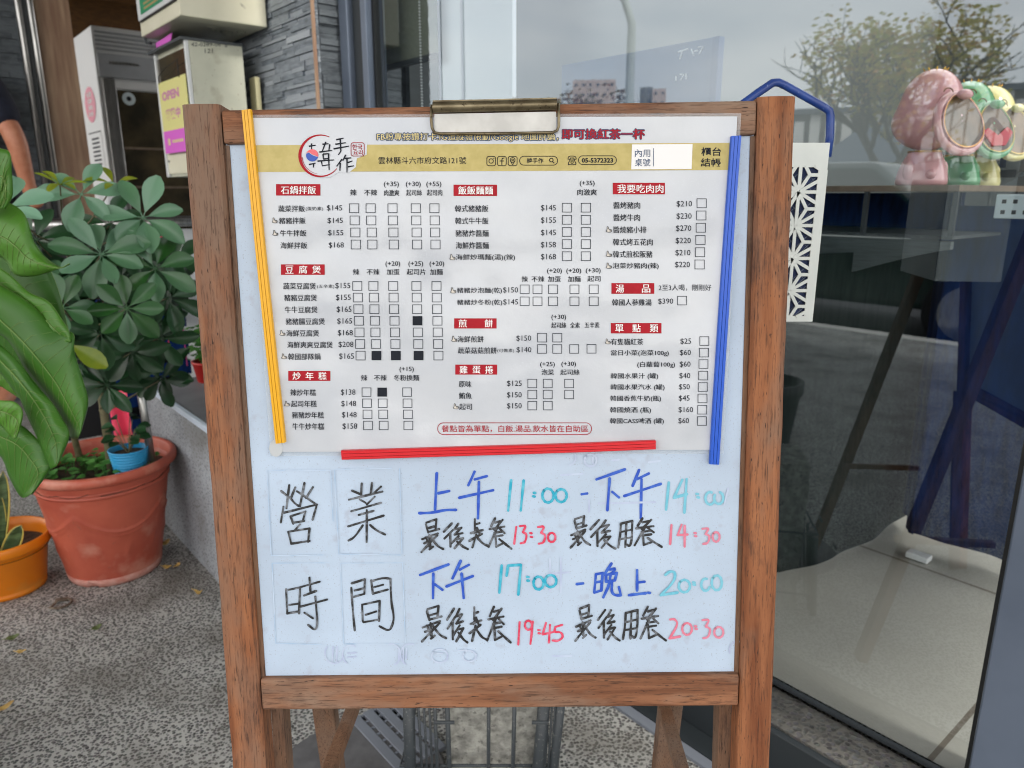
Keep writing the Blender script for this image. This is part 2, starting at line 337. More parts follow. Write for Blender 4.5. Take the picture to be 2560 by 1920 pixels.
K['cloth'] = mat('dark_table_cloth', rgb(34, 42, 40), rgb(24, 32, 32), rough=.9, spec=.1, scale=90, stretch=(1, 1, .15))
K['navy_cloth'] = mat('navy_cover_cloth', rgb(16, 46, 98), rgb(10, 32, 72), rough=.9, spec=.1, scale=60, stretch=(1, 1, .2))
K['grey_wood'] = mat('grey_wood_board', rgb(82, 90, 92), rgb(62, 70, 72), rough=.6, scale=60, stretch=(.3, .3, 6))
K['shelf_wood'] = mat('brown_shelf_board', rgb(132, 116, 98), rgb(112, 98, 84), rough=.5, scale=30)
K['cer_pink'] = mat('pink_glaze', rgb(226, 172, 176), rough=.12, coat=.5)
K['cer_green'] = mat('mint_glaze', rgb(122, 190, 142), rough=.12, coat=.5)
K['cer_yellow'] = mat('cream_yellow_glaze', rgb(216, 208, 146), rough=.12, coat=.5)
K['gold_metal'] = mat('gold_paint', rgb(196, 150, 60), rough=.25, metal=.9)
K['mouth'] = mat('dark_glazed_hollow', rgb(92, 78, 56), rgb(120, 96, 70), rough=.2, scale=20)
K['red_glaze'] = mat('red_glaze', rgb(188, 22, 26), rough=.15)
K['blind'] = mat('olive_grey_blind', rgb(120, 126, 112), rgb(112, 118, 104), rough=.8, scale=80)
K['pale_panel'] = mat('pale_blue_panel', rgb(214, 224, 232), rough=.6)
K['chalk'] = mat('slate_blue_board', rgb(58, 84, 118), rgb(50, 76, 110), rough=.6, scale=12)
K['inner_wall'] = mat('grey_inner_wall', rgb(66, 72, 74), rough=.8)
K['inner_dark'] = mat('dark_inner_wall', rgb(36, 42, 44), rough=.8)
K['asphalt'] = mat('road_asphalt', rgb(66, 66, 68), rgb(56, 56, 58), rough=.9, scale=40)
K['roof_red'] = mat('red_brown_fascia', rgb(176, 98, 78), rough=.7)
K['roof_dark'] = mat('dark_slate_roof', rgb(72, 82, 94), rough=.7)
K['apt'] = mat('grey_apartment_wall', rgb(150, 152, 148), rgb(138, 140, 138), rough=.9, scale=1)
K['apt_light'] = mat('white_apartment_pier', rgb(226, 224, 216), rough=.9)
K['apt_win'] = mat('apartment_window', rgb(110, 110, 112), rough=.3)
K['tower'] = mat('pinkish_tower_wall', rgb(244, 222, 208), rgb(232, 206, 192), rough=.9, scale=.2)
K['bark'] = mat('dark_bark', rgb(86, 80, 68), rgb(62, 58, 50), rough=.9, scale=20)
K['tree_leaf'] = mat('olive_tree_leaf', rgb(164, 168, 52), rgb(188, 178, 66), rough=.6, scale=2, tint_c=rgb(200, 150, 80), translucent=.45)
K['tree_leaf2'] = mat('russet_tree_leaf', rgb(176, 140, 96), rgb(140, 140, 84), rough=.6, scale=2, tint_c=rgb(168, 106, 84), translucent=.3)
K['hedge'] = mat('hedge_leaf', rgb(58, 92, 44), rgb(74, 108, 52), rough=.6, scale=3, translucent=.2)
K['lamp_post'] = mat('galvanised_post', rgb(222, 228, 222), rough=.5)
K['skin'] = mat('warm_skin', rgb(206, 142, 112), rgb(196, 126, 96), rough=.5, scale=40)
K['navy_shirt'] = mat('navy_cotton', rgb(24, 28, 44), rough=.85, c2=rgb(30, 36, 54), scale=60)
K['trouser'] = mat('dark_trouser', rgb(38, 38, 42), rough=.85)
K['hair'] = mat('black_hair', rgb(22, 20, 20), rough=.5)
K['sign_yellow'] = mat('pale_yellow_card', rgb(226, 222, 146), rough=.5)
K['sign_pink'] = mat('orchid_pink_card', rgb(222, 104, 212), rough=.5)
K['sign_violet'] = mat('faded_violet_print', rgb(206, 140, 176), rough=.5)
K['sticker_green'] = mat('green_sticker', rgb(20, 136, 92), rgb(40, 150, 104), rough=.45, scale=40)
K['sticker_tan'] = mat('tan_print', rgb(178, 150, 98), rough=.5)
K['sticker_pink'] = mat('crimson_sticker', rgb(220, 36, 104), rough=.4)
K['pale_blue_card'] = mat('pale_blue_plastic', rgb(206, 222, 228), rough=.45)
K['dry_yellow'] = mat('dry_yellow_leaf', rgb(206, 176, 104), rgb(178, 142, 76), rough=.7, scale=60)
K['dry_green'] = mat('dry_green_leaf', rgb(112, 124, 76), rgb(88, 100, 62), rough=.8, scale=60)
K['rust'] = mat('rusty_iron', rgb(150, 140, 126), rgb(96, 84, 72), rough=.6, metal=.5, scale=60)
K['plaster'] = mat('pale_arcade_plaster', rgb(206, 204, 198), rough=.9)
K['cream_plastic'] = mat('cream_trunking', rgb(226, 220, 176), rough=.5)
K['car_paint'] = mat('dark_green_paint', rgb(14, 44, 36), rough=.2, coat=1)
K['tyre'] = mat('tyre_rubber', rgb(26, 26, 28), rough=.8)
K['car_glass'] = mat('car_window', rgb(22, 28, 30), rough=.05)
# ---------------------------------------------------------------- lettering
_tc = {}
def glyphs(s, bold):
    k = (s, bold)
    if k not in _tc:
        c = bpy.data.curves.new('lettering', 'FONT'); c.body = s; c.resolution_u = 2; c.offset = bold
        o = bpy.data.objects.new('lettering', c); COL.objects.link(o); bpy.context.view_layer.update()
        me = bpy.data.meshes.new_from_object(o.evaluated_get(bpy.context.evaluated_depsgraph_get()))
        vs = np.array([v.co[:2] for v in me.vertices]); fs = [tuple(p.vertices) for p in me.polygons]
        bpy.data.objects.remove(o); bpy.data.curves.remove(c); bpy.data.meshes.remove(me)
        _tc[k] = (vs, fs)
    return _tc[k]
def put_text(mb, s, x0, x1, yc, h, mapf, bold=0.0, flip=False):
    vs, fs = glyphs(s, bold); lo, hi = vs.min(0), vs.max(0); q = (vs - lo) / (hi - lo)
    xs = x0 + q[:, 0] * (x1 - x0); ys = (yc - h / 2 + q[:, 1] * h) if flip else (yc + h / 2 - q[:, 1] * h)
    mb.add([mapf(x, y) for x, y in zip(xs, ys)], fs)
# ---------------------------------------------------------------- ground, road, arcade
def sheet(name, u0, u1, n0, n1, z, m, **kw):
    return MB().add([L(u0, n0, z), L(u1, n0, z), L(u1, n1, z), L(u0, n1, z)], [(0, 3, 2, 1)]).build(name, m, origin=L(0, 0, z), kind='structure', **kw)
sheet('ground', -900, 900, -900, 900, -.16, K['asphalt'])
sheet('pavement', -9, 14, -3.0, GLASS_N + 6, 0, K['ground'])
MB().box(L(-9, -3.15, -.16), W * 23, N * .15, Z * .158).build('kerb', K['plaster'], origin=L(0, -3.15, -.16), kind='structure')
# arcade roof above the pavement, unseen, its depth set to shade board and paving
MB().box(L(-4, -2.3, 3.05), W * 12, N * 3.30, Z * .25).build('arcade_shade_roof', K['plaster'], origin=L(0, 0, 3.3), kind='structure')

# raised stone ledge beside the entrance
def ledge():
    t = thing('stone_ledge', L(1.9, .75), 'low washed pebble ledge with grey tiled top behind the terracotta pot', 'ledge')
    n0, u0, u1 = .515, 1.30, 2.262
    MB().box(L(u0, n0, 0), W * (u1 - u0), N * (1.0 - n0), Z * .405).build('pebble_body', K['ledge_side'], t)
    MB().box(L(u0 - .002, n0 + .006, .405), W * (u1 - u0 + .002), N * (.99 - n0), Z * .014).build('tiled_top', K['tile'], t, bevel=.002)
    MB().bar(L(u0, n0 + .003, .415), L(u1 + .002, n0 + .003, .415), .012, .016).build('edge_strip', K['silicone'], t, bevel=.002)
ledge()

# stacked ledger-stone walls: every course is real relief
def ledger(P, a, la, nrm, z0, z1, seed, course=(.012, .030), lens=(.08, .34), depth=.014, back=.05):
    r = random.Random(seed); mb = MB(); z = z0
    while z < z1:
        h = r.uniform(*course); x = -r.uniform(0, .2)
        while x < la:
            w = r.uniform(*lens); x0, x1 = max(x, 0), min(x + w, la)
            if x1 - x0 > .004:
                mb.tint = max(0, r.gauss(.25, .3)); d = r.uniform(.0, depth)
                mb.box(P + a * x0 + Z * z - nrm * back, a * (x1 - x0 - .0012), Z * (min(h, z1 - z) - .001), nrm * (back + d))
            x += w
        z += h
    return mb
def pillar():
    t = thing('stone_pillar', L(2.3, 1.2), 'pillar clad in thin grey ledger stone between window and electric boxes', 'pillar')
    ledger(L(2.05, 1.018, 0), W, 1.05, -N, 0, 3.3, 3, course=(.007, .017), lens=(.05, .22), depth=.010).build('front_cladding', K['slate'], t)
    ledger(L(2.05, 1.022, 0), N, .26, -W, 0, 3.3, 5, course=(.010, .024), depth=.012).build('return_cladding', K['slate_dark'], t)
    MB().box(L(2.044, 1.002, 0), W * .008, N * .008, Z * 3.3).build('corner_trim', K['brown_panel'], t)
    MB().box(L(2.10, 1.07, 0), W * .95, N * .5, Z * 3.3).build('core', K['inner_dark'], t)
pillar()
def side_wall():
    t = thing('slate_side_wall', L(4.15, .2), 'dark slate clad side wall behind the man in navy', 'wall')
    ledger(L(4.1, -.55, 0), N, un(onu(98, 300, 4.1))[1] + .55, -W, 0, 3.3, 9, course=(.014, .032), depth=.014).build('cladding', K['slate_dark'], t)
    MB().box(L(4.16, -.55, 0), W * .3, N * (un(onu(98, 300, 4.1))[1] + .55), Z * 3.3).build('core', K['inner_dark'], t)
side_wall()
def door_trim():
    t = thing('steel_door_frame', L(4.1, .7), 'polished steel door frame at the end of the slate wall', 'frame')
    q = lambda x: un(onu(x, 300, 4.09))[1]
    for x in (88, 117): MB().tube([L(4.09, q(x), 0), L(4.09, q(x), 3.3)], .014, 12).build('frame_tube', K['steel'], t, smooth=True)
    MB().box(L(4.10, q(84), 0), W * .06, N * (q(126) - q(84)), Z * 3.3).build('frame_channel', K['dark_grey'], t)
    return q
q = door_trim()
MB().box(L(4.13, q(124), .1), W * .04, N * (q(216) - q(124)), Z * 2.3).build('veneer_panel', K['brown_panel'], label='tall brown veneer door panel between steel frame and fridge', cat='panel')
# entrance room behind
MB().box(L(3.6, 2.9, 0), -W * .9, N * .1, Z * 3.3).build('back_wall', K['brown_dark'], origin=L(3.6, 2.9), kind='structure')
MB().box(L(6.6, .5, 0), W * .1, N * 2.5, Z * 3.3).build('end_wall', K['brown_dark'], origin=L(6.6, .5), kind='structure')
MB().box(L(2.7, .78, 2.35), W * 4, N * 2.3, Z * .1).build('entrance_ceiling', K['brown_dark'], origin=L(2.6, .6, 2.35), kind='structure')

# ---------------------------------------------------------------- shop window
def window():
    t = thing('shop_window', L(1.0, GLASS_N), 'large plate glass shop window reflecting sky and a tree', 'window')
    g = bpy.data.materials.new('reflective_plate_glass'); g.use_nodes = True; n, l = g.node_tree.nodes, g.node_tree.links; n.remove(n['Principled BSDF'])
    fr = n.new('ShaderNodeFresnel'); fr.inputs[0].default_value = 1.52
    ma = n.new('ShaderNodeMath'); ma.operation = 'MULTIPLY_ADD'; ma.inputs[1].default_value = .6; ma.inputs[2].default_value = .11; ma.use_clamp = True
    gl = n.new('ShaderNodeBsdfGlossy'); gl.inputs['Roughness'].default_value = 0.0; gl.inputs[0].default_value = (.82, .92, 1, 1)
    tr = n.new('ShaderNodeBsdfTransparent'); tr.inputs[0].default_value = (.90, .94, .94, 1)
    ms = n.new('ShaderNodeMixShader'); l.new(fr.outputs[0], ma.inputs[0]); l.new(ma.outputs[0], ms.inputs[0]); l.new(tr.outputs[0], ms.inputs[1]); l.new(gl.outputs[0], ms.inputs[2])
    l.new(ms.outputs[0], n['Material Output'].inputs[0])
    clear = bpy.data.materials.new('inner_glass_face'); clear.use_nodes = True; n, l = clear.node_tree.nodes, clear.node_tree.links; n.remove(n['Principled BSDF'])
    tr = n.new('ShaderNodeBsdfTransparent'); l.new(tr.outputs[0], n['Material Output'].inputs[0])
    mb = MB()
    for u0, u1 in ((-2.2, .262), (.262, 1.4995), (1.5005, 1.885)):
        P = L(u0, GLASS_N, .1); a = W * (u1 - u0); c = Z * 3.1; b = N * .008
        mb.mi = 0; mb.add([P, P + a, P + a + c, P + c], [(3, 2, 1, 0)])
        mb.mi = 1; mb.add([P + b, P + a + b, P + a + b + c, P + b + c, P, P + a, P + a + c, P + c], [(0, 3, 2, 1), (4, 0, 1, 5), (7, 6, 2, 3), (4, 7, 3, 0), (5, 1, 2, 6)])
    mb.build('pane', [g, clear], t)
    # aluminium frame at the far end, seen as pale, blue-grey, dark and light bands
    MB().box(L(2.032, 1.085, 0), W * .012, N * .05, Z * 3.3).build('sealant', K['silicone'], t)
    MB().box(L(1.985, 1.075, 0), W * .046, N * .07, Z * 3.3).build('frame_profile', K['alu'], t, bevel=.002)
    MB().box(L(1.925, 1.092, 0), W * .059, N * .05, Z * 3.3).build('frame_groove', K['alu_dark'], t)
    MB().box(L(1.895, 1.082, 0), W * .029, N * .06, Z * 3.3).build('frame_bead', K['alu'], t, bevel=.002)
    MB().box(L(1.884, 1.100, 0), W * .010, N * .03, Z * 3.3).build('gasket', K['gasket'], t)
    # mullion on the near side
    MB().box(L(.03, 1.045, 0), W * .225, N * .12, Z * 3.3).build('mullion', K['alu'], t, bevel=.003)
    MB().box(L(.256, 1.080, 0), W * .012, N * .04, Z * 3.3).build('gasket', K['gasket'], t)
    MB().box(L(.262, 1.098, .1), W * 1.63, N * .010, Z * .005).build('bottom_bead', K['alu_dark'], t)
    # slim upright joints of the panes
    for u in (1.592, 1.5):
        MB().box(L(u - .004, 1.1065, .1), W * .008, N * .002, Z * 3.1).build('pane_joint', K['silicone'], t)
window()
def sill():
    t = thing('window_sill', L(.9, 1.02), 'dark washed pebble sill step below the shop window', 'sill')
    MB().box(L(-1.5, 1.012, 0), W * 3.53, N * .086, Z * .094).build('pebble_step', K['sill_dark'], t)
    MB().box(L(-1.5, .998, 0), W * 3.53, N * .014, Z * .090).build('riser_tile', K['alu_dark'], t, bevel=.002)
    MB().box(L(-1.5, .952, 0), W * 3.53, N * .045, Z * .008).build('floor_strip', K['alu_dark'], t)
    MB().box(L(-1.5, .930, 0), W * 3.53, N * .021, Z * .006).build('pale_strip', K['grate'], t)
sill()
# ---------------------------------------------------------------- shop interior
fl = bpy.data.materials.new('beige_floor_tile'); fl.use_nodes = True; n, l = fl.node_tree.nodes, fl.node_tree.links; b = n['Principled BSDF']
b.inputs['Roughness'].default_value = .3
tc = n.new('ShaderNodeTexCoord'); mp = n.new('ShaderNodeMapping'); mp.inputs['Rotation'].default_value = (0, 0, -FAC)
l.new(tc.outputs['Object'], mp.inputs[0])
bk = n.new('ShaderNodeTexBrick'); bk.offset = 0; bk.inputs['Scale'].default_value = 1; bk.inputs['Brick Width'].default_value = .8; bk.inputs['Row Height'].default_value = .8; bk.inputs['Mortar Size'].default_value = .0045
bk.inputs['Color1'].default_value = rgb(172, 171, 162); bk.inputs['Color2'].default_value = rgb(166, 165, 156); bk.inputs['Mortar'].default_value = rgb(110, 102, 90)
nz = n.new('ShaderNodeTexNoise'); nz.inputs['Scale'].default_value = 4; nz.inputs['Detail'].default_value = 5; l.new(tc.outputs['Object'], nz.inputs['Vector'])
mx = n.new('ShaderNodeMixRGB'); mx.blend_type = 'MULTIPLY'; mx.inputs[0].default_value = .35
l.new(mp.outputs[0], bk.inputs['Vector']); l.new(bk.outputs[0], mx.inputs[1]); l.new(nz.outputs[0], mx.inputs[2]); l.new(mx.outputs[0], b.inputs['Base Color'])
K['floor'] = fl
MB().add([L(-2.2, 1.118, .1), L(2.05, 1.118, .1), L(2.05, 5.0, .1), L(-2.2, 5.0, .1)], [(0, 3, 2, 1)]).build('interior_floor', fl, origin=L(.324, 1.751, .1), kind='structure')
MB().box(L(2.03, 1.30, .1), W * .02, N * 3.7, Z * 3.2).build('interior_wall', K['inner_wall'], origin=L(2.05, 1.3), kind='structure')
MB().box(L(-2.25, 5.0, .1), W * 4.3, N * .1, Z * 3.2).build('interior_back_wall', K['inner_wall'], origin=L(0, 5), kind='structure')
MB().box(L(-2.3, 1.12, 3.2), W * 4.4, N * 1.0, Z * .1).build('interior_ceiling', K['inner_wall'], origin=L(0, 1.3, 3.2), kind='structure')

def roller_blind():
    n0 = 1.20; A, B = onn(952, 0, n0), onn(1093, 134, n0); uA, uB = un(A)[0] + .12, un(B)[0]; zb = B[2]
    t = thing('roller_blind', L(uB, n0, zb), 'olive grey roller blind half lowered behind the glass', 'blind')
    MB().box(L(uB, n0, zb), W * (uA - uB), N * .003, Z * (3.1 - zb)).build('blind_fabric', K['blind'], t)
    MB().box(L(uB, n0 - .006, zb - .012), W * (uA - uB), N * .014, Z * .014).build('bottom_bar', K['alu_dark'], t)
    c = onn(1056, 0, n0 - .02); mb = MB(); uC = un(c)[0]
    for k in range(150): mb.ball(L(uC, n0 - .03, 1.02 + k * .0075), .003, nu=6, nv=4)
    mb.build('bead_chain', K['white_enamel'], t, smooth=True)
roller_blind()
# pale panel and dark notice board standing behind the glass
def pale():
    n0 = 1.235; a, b = un(onn(1096, 100, n0))[0], un(onn(1281, 100, n0))[0]
    MB().box(L(b, n0, .1), W * (a - b), N * .012, Z * 2.9).build('pale_screen', K['pale_panel'], label='tall pale blue screen panel standing behind the window', cat='screen')
pale()
def chalk():
    n0 = 1.19; a, b = un(onn(1405, 155, n0))[0], un(onn(1800, 90, n0))[0]; zt = onn(1800, 90, n0)[2]
    t = thing('notice_board', L(b, n0, .8), 'slate blue notice board with faint chalk marks hanging behind the window', 'board')
    MB().box(L(b + .014, n0, .80), W * (a - b - .014), N * .012, Z * (zt - .80)).build('panel', K['chalk'], t)
    MB().box(L(b, n0 - .002, .80), W * .014, N * .016, Z * (zt - .80)).build('side_edge', K['navy_print'], t)
    mb = MB()
    for pts in ([(1695, 130), (1720, 122)], [(1706, 126), (1700, 148)], [(1728, 122), (1735, 140)], [(1745, 118), (1758, 116), (1748, 135)], [(1735, 128), (1745, 126)], [(1690, 190), (1690, 202)], [(1700, 186), (1710, 186), (1702, 200)], [(1715, 184), (1716, 198)]):
        mb.tube([onn(x, y, n0 - .001) for x, y in pts], .0012, 6)
    mb.build('chalk_marks', K['pale_panel'], t)
chalk()

def case():
    B = ony(2400, 462, 1.45); uB, nB = un(B); zt = B[2]
    d = ray(2170, 458); # left end of the shelf along W
    A_u = un(onn(2172, 458, nB))[0]; nC = un(onu(2550, 463, uB))[1]
    t = thing('display_case', L((uB + A_u) / 2, nB + .2, .1), 'dark framed display case with brown shelf under the ceramic figures', 'display case')
    MB().box(L(uB, nB, zt - .012), W * (A_u - uB + .25), N * (nC - nB + .04), Z * .012).build('shelf_board', K['shelf_wood'], t, bevel=.001)
    zb = onn(2395, 592, nB)[2]
    for u, n_ in ((uB + .002, nB + .004), (A_u, nB + .004), (uB + .002, nC)):
        MB().box(L(u, n_, zb), W * .009, N * .009, Z * (zt - .012 - zb)).build('frame_post', K['alu_dark'], t)
    MB().box(L(uB, nB, zb - .006), W * (A_u - uB + .5), N * .34, Z * .006).build('case_base', K['dark_grey'], t)
    MB().box(L(uB + .1, nB + .3, zb), W * (A_u - uB + .3), N * .02, Z * (zt - .014 - zb)).build('case_back', K['navy_cloth'], t)
    z2 = onn(2390, 625, nB)[2]
    # grained front board sagging lower to the left
    zl = onn(2060, 706, nB)[2]; uL = un(onn(1960, 600, nB))[0]
    mb = MB(); k = 14; poly = []
    for i in range(k + 1): poly.append(L(uB + (uL - uB) * i / k, nB - .004, zb - .010))
    for i in range(k, -1, -1):
        s = i / k; poly.append(L(uB + (uL - uB) * s, nB - .004, z2 + (zl - z2) * min(1, s * 1.35) ** 1.2))
    mb.prism(poly, N * .016).build('front_board', K['grey_wood'], t)
    return uB, nB, nC, zt, zb
CASE = case()
def figurine(px, py, Y, s, m, star, label):
    P = ony(px, py, Y); P[2] = CASE[3]
    t = thing('ceramic_figurine', P, label, 'figurine', 'open mouthed ceramic figures on the display shelf')
    face = nrm(V(.30, -.95, 0)); side = np.cross(Z, face); ax = (face, side, Z)
    prof = [(.044, 0), (.050, .002), (.0505, .012), (.047, .030), (.041, .048), (.034, .062), (.031, .070)]
    MB().lathe(P, [(r * s, z * s) for r, z in prof], 32, ax=ax).build('body', m, t, smooth=True)
    circle = np.linspace(0, 2 * math.pi, 32, endpoint=False)
    MB().tube([P + Z * .069 * s + .032 * s * (math.cos(a) * face + math.sin(a) * side) for a in circle], .0016 * s, 8, closed=True).build('gold_collar', K['gold_metal'], t, smooth=True)
    H = P + Z * .128 * s
    def hd(x, y, z):
        k = 1.0
        if z > .1: k *= 1 + .75 * ((z - .1) / .9) ** 4
        if z < -.3: k *= 1 - .08 * (-z - .3)
        return k * (1 + .16 * max(0, x) * max(0, 1 - abs(z)))
    h = MB().ball(H, (.070 * s, .072 * s, .060 * s), ax, 44, 32, hd).build('head', m, t, smooth=True)
    # wide open mouth on the street side: gold rimmed hollow
    up = nrm(Z * .93 + face * -.30); nn = nrm(face * .93 + Z * .30); mc = H + face * .060 * s - Z * .012 * s
    oval = lambda a, q=1.0: q * (.050 * s * math.cos(a) * side * (1 - .15 * math.sin(a)) + .054 * s * math.sin(a) * up)
    MB().tube([mc + nn * .026 * s + oval(a) for a in circle], .0020 * s, 8, closed=True).tube([mc + nn * .014 * s + oval(a, 1.06) for a in circle], .010 * s, 8, closed=True).build('lips', m, t, smooth=True)
    MB().tube([mc + nn * .0262 * s + oval(a) for a in circle], .0018 * s, 8, closed=True).build('mouth_rim', K['gold_metal'], t, smooth=True)
    MB().loft([[mc + nn * (.0262 - .002 * (1 - q * q)) * s + oval(a, q) for a in circle] for q in (1, .85, .65, .4, .2, .02)], True).build('mouth', K['mouth'], t, smooth=True)
    if star: MB().prism([mc + nn * .026 * s + (x * side + y * up) * s for x, y in ((-.042, -.010), (-.026, -.002), (0, -.018), (.030, .002), (.044, -.010), (.018, -.040), (-.020, -.042))], nn * .004).build('red_star', K['red_glaze'], t)
    MB().ball(H + face * .080 * s + Z * .046 * s, (.012 * s, .018 * s, .010 * s), ax, 14, 10).build('nose', m, t, smooth=True)
    for k in (-1, 1):
        c = H + face * .068 * s + side * k * .030 * s + Z * .050 * s
        MB().tube([c + side * .012 * s * math.cos(a) + Z * .008 * s * math.sin(a) for a in np.linspace(.1, math.pi - .1, 8)], .0011 * s, 6).build('closed_eye', K['brown_dark'], t, smooth=True)
        MB().ball(P + side * k * .046 * s + face * .008 * s + Z * .030 * s, (.012 * s, .008 * s, .022 * s), ax, 14, 10).build('arm', m, t, smooth=True)
    MB().ball(P + nrm(V(-.15, -1, 0)) * .049 * s + Z * .022 * s, (.010 * s, .010 * s, .010 * s), nu=14, nv=10).build('belly_button', m, t, smooth=True)
    mb = MB()
    for k in range(9):
        a = 2 * math.pi * k / 9; mb.tube([H + Z * .088 * s + .012 * s * (math.cos(a) * face + math.sin(a) * side), H + Z * .106 * s + .024 * s * (math.cos(a) * face + math.sin(a) * side)], [.0024 * s, .0009 * s], 6)
    mb.build('gold_crown', K['gold_metal'], t, smooth=True)
def nrm(v): v = np.asarray(v, float); return v / (np.linalg.norm(v) + 1e-12)
figurine(2302, 456, 1.56, .95, K['cer_pink'], False, 'pale pink ceramic figure with pointed head on the display shelf')
figurine(2388, 458, 1.72, .95, K['cer_green'], True, 'mint green ceramic figure with red star in its mouth')
figurine(2440, 460, 1.88, 1.0, K['cer_yellow'], False, 'cream yellow ceramic figure behind the mint green one')

def drape(path, z0, z1, name, m, parent=None, folds=9, amp=.012, flare=.03, **kw):
    """cloth hanging along a ground path, with soft vertical folds"""
    pts = [np.asarray(p, float) for p in path]; seg = [np.linalg.norm(pts[i + 1] - pts[i]) for i in range(len(pts) - 1)]; tot = sum(seg); n_ = 90; rows = []
    def at(s):
        s *= tot
        for i, q in enumerate(seg):
            if s <= q or i == len(seg) - 1: return pts[i] + (pts[i + 1] - pts[i]) * s / q, (pts[i + 1] - pts[i]) / q
            s -= q
    for j in range(13):
        f = j / 12; z = z1 + (z0 - z1) * f; row = []
        for i in range(n_ + 1):
            s = i / n_; P, d = at(s); nr = np.cross(d, Z)
            w = amp * (.25 + f) * math.sin(2 * math.pi * folds * s + 1.3 * math.sin(5 * s)) + flare * f
            row.append(V(P[0], P[1], z) + nr * w)
        rows.append(row)
    return MB().loft(rows).build(name, m, parent, smooth=True, solid=.003, **kw)
uB, nB, nC, zt, zb = CASE
p1 = [onz(1800, 1425, .1), onz(1950, 1438, .1), onz(2080, 1400, .1), onz(2180, 1350, .1), onz(2245, 1305, .1), onz(2330, 1235, .1), onz(2400, 1190, .1)]
zz = onn(2250, 640, nB)[2]
drape(p1, .105, .83, 'table_cloth', K['cloth'], folds=5, amp=.004, flare=0, label='dark grey green cloth hanging to the floor around the counter', cat='tablecloth')
p2 = [onz(2250, 1300, .1), onz(2262, 1368, .1), onz(2380, 1398, .1), onz(2500, 1440, .1), onz(2640, 1490, .1)]
drape(p2, .135, .925, 'cover_cloth', K['navy_cloth'], folds=4, amp=.006, flare=-.01, label='navy blue cover cloth draped over furniture by the mullion', cat='cloth')
MB().box(onz(2262, 1392, .104), -W * .05, N * .03, Z * .014).build('white_foot', K['white_enamel'], bevel=.002, label='small white plastic foot under the navy cloth', cat='foot')
def vent_box():
    P = ony(2482, 546, 1.30); t = thing('perforated_box', P, 'white box with two rows of square holes on the navy cloth', 'box')
    w, h = .12, .040
    MB().box(P, -W * w, N * .09, Z * h).build('case', K['pale_blue_card'], t, bevel=.002)
    mb = MB()
    for r in range(2):
        for c in range(6): mb.box(P - N * .0008 - W * (.010 + c * .0165) + Z * (.0075 + r * .0175), -W * .0065, N * .0006, Z * .0065)
    mb.build('holes', K['black'], t)
vent_box()
MB().ball(ony(2500, 330, 2.5) - Z * .05, (.10, .10, .12), nu=24, nv=16).tube([ony(2500, 330, 2.5) - Z * .15, ony(2500, 330, 2.5) - Z * .32], .004, 6).ball(ony(2500, 330, 2.5) - Z * .36, (.12, .12, .06)).build('dark_balloon', K['inner_dark'], smooth=True, label='dark round balloon ornament behind the ceramic figures', cat='balloon')

# ---------------------------------------------------------------- entrance furniture on the left
def upper_box():
    u0 = 2.35; c = onu(445, 37, u0); n0 = un(c)[1]; z0 = c[2]; n1 = 1.003; w = abs(un(onn(348, 84, n0))[0] - u0)
    t = thing('electric_box', c, 'large cream electric cabinet with green sticker above the glass fronted meter box', 'cabinet')
    MB().box(L(u0, n0 + .006, z0), W * w, N * (n1 - n0 - .006), Z * .55).build('cabinet_shell', K['beige_box'], t, bevel=.003)
    f = lambda uu, zz_: L(u0 + uu, n0, z0 + zz_)
    MB().box(f(.006, .045), W * (w - .012), N * .005, Z * .49).build('door', K['white_enamel'], t, bevel=.002)
    MB().box(f(.012, .040), W * (w - .03), N * .0055, Z * .004).build('door_gap', K['black'], t)
    MB().box(f(w * .30, .058) - N * .0015, W * w * .58, N * .001, Z * .050).build('green_sticker', K['sticker_green'], t)
    mb = MB()
    for k in range(3): mb.box(f(w * .36, .066 + k * .013) - N * .0022, W * w * (.42 - .08 * (k == 2)), N * .0006, Z * .006)
    mb.build('sticker_text', K['sticker_tan'], t)
    MB().box(f(w * .38, .118) - N * .0015, W * w * .5, N * .001, Z * .03).build('label_card', K['pale_blue_card'], t)
    mb = MB()
    for du, dn in ((.10, .13), (.14, .18), (.17, .20), (.11, .22)): 
        if du < w: mb.tube([L(u0 + min(du, w - .03) + .014 * math.cos(a), n0 + dn + .014 * math.sin(a), z0 - .0005) for a in np.linspace(0, 2 * math.pi, 16, endpoint=False)], .0015, 6, closed=True)
    for dn in (.14, .19, .22): mb.tube([L(u0 + w * .35 + .014 * math.cos(a), n0 + dn + .014 * math.sin(a), z0 - .0005) for a in np.linspace(.3, 3.4, 10)], .0018, 6)
    mb.build('knockout', K['box_side'], t)
    MB().tube([L(u0 + w + .004, n0 + .02, z0 + .2), L(u0 + w + .006, n0 + .015, z0 + .02), L(u0 + w + .002, n0 + .02, z0 - .015), L(u0 + w - .012, n0 + .03, z0 - .016)], .005, 8).build('cable_clip', K['dark_grey'], t, smooth=True)
upper_box()
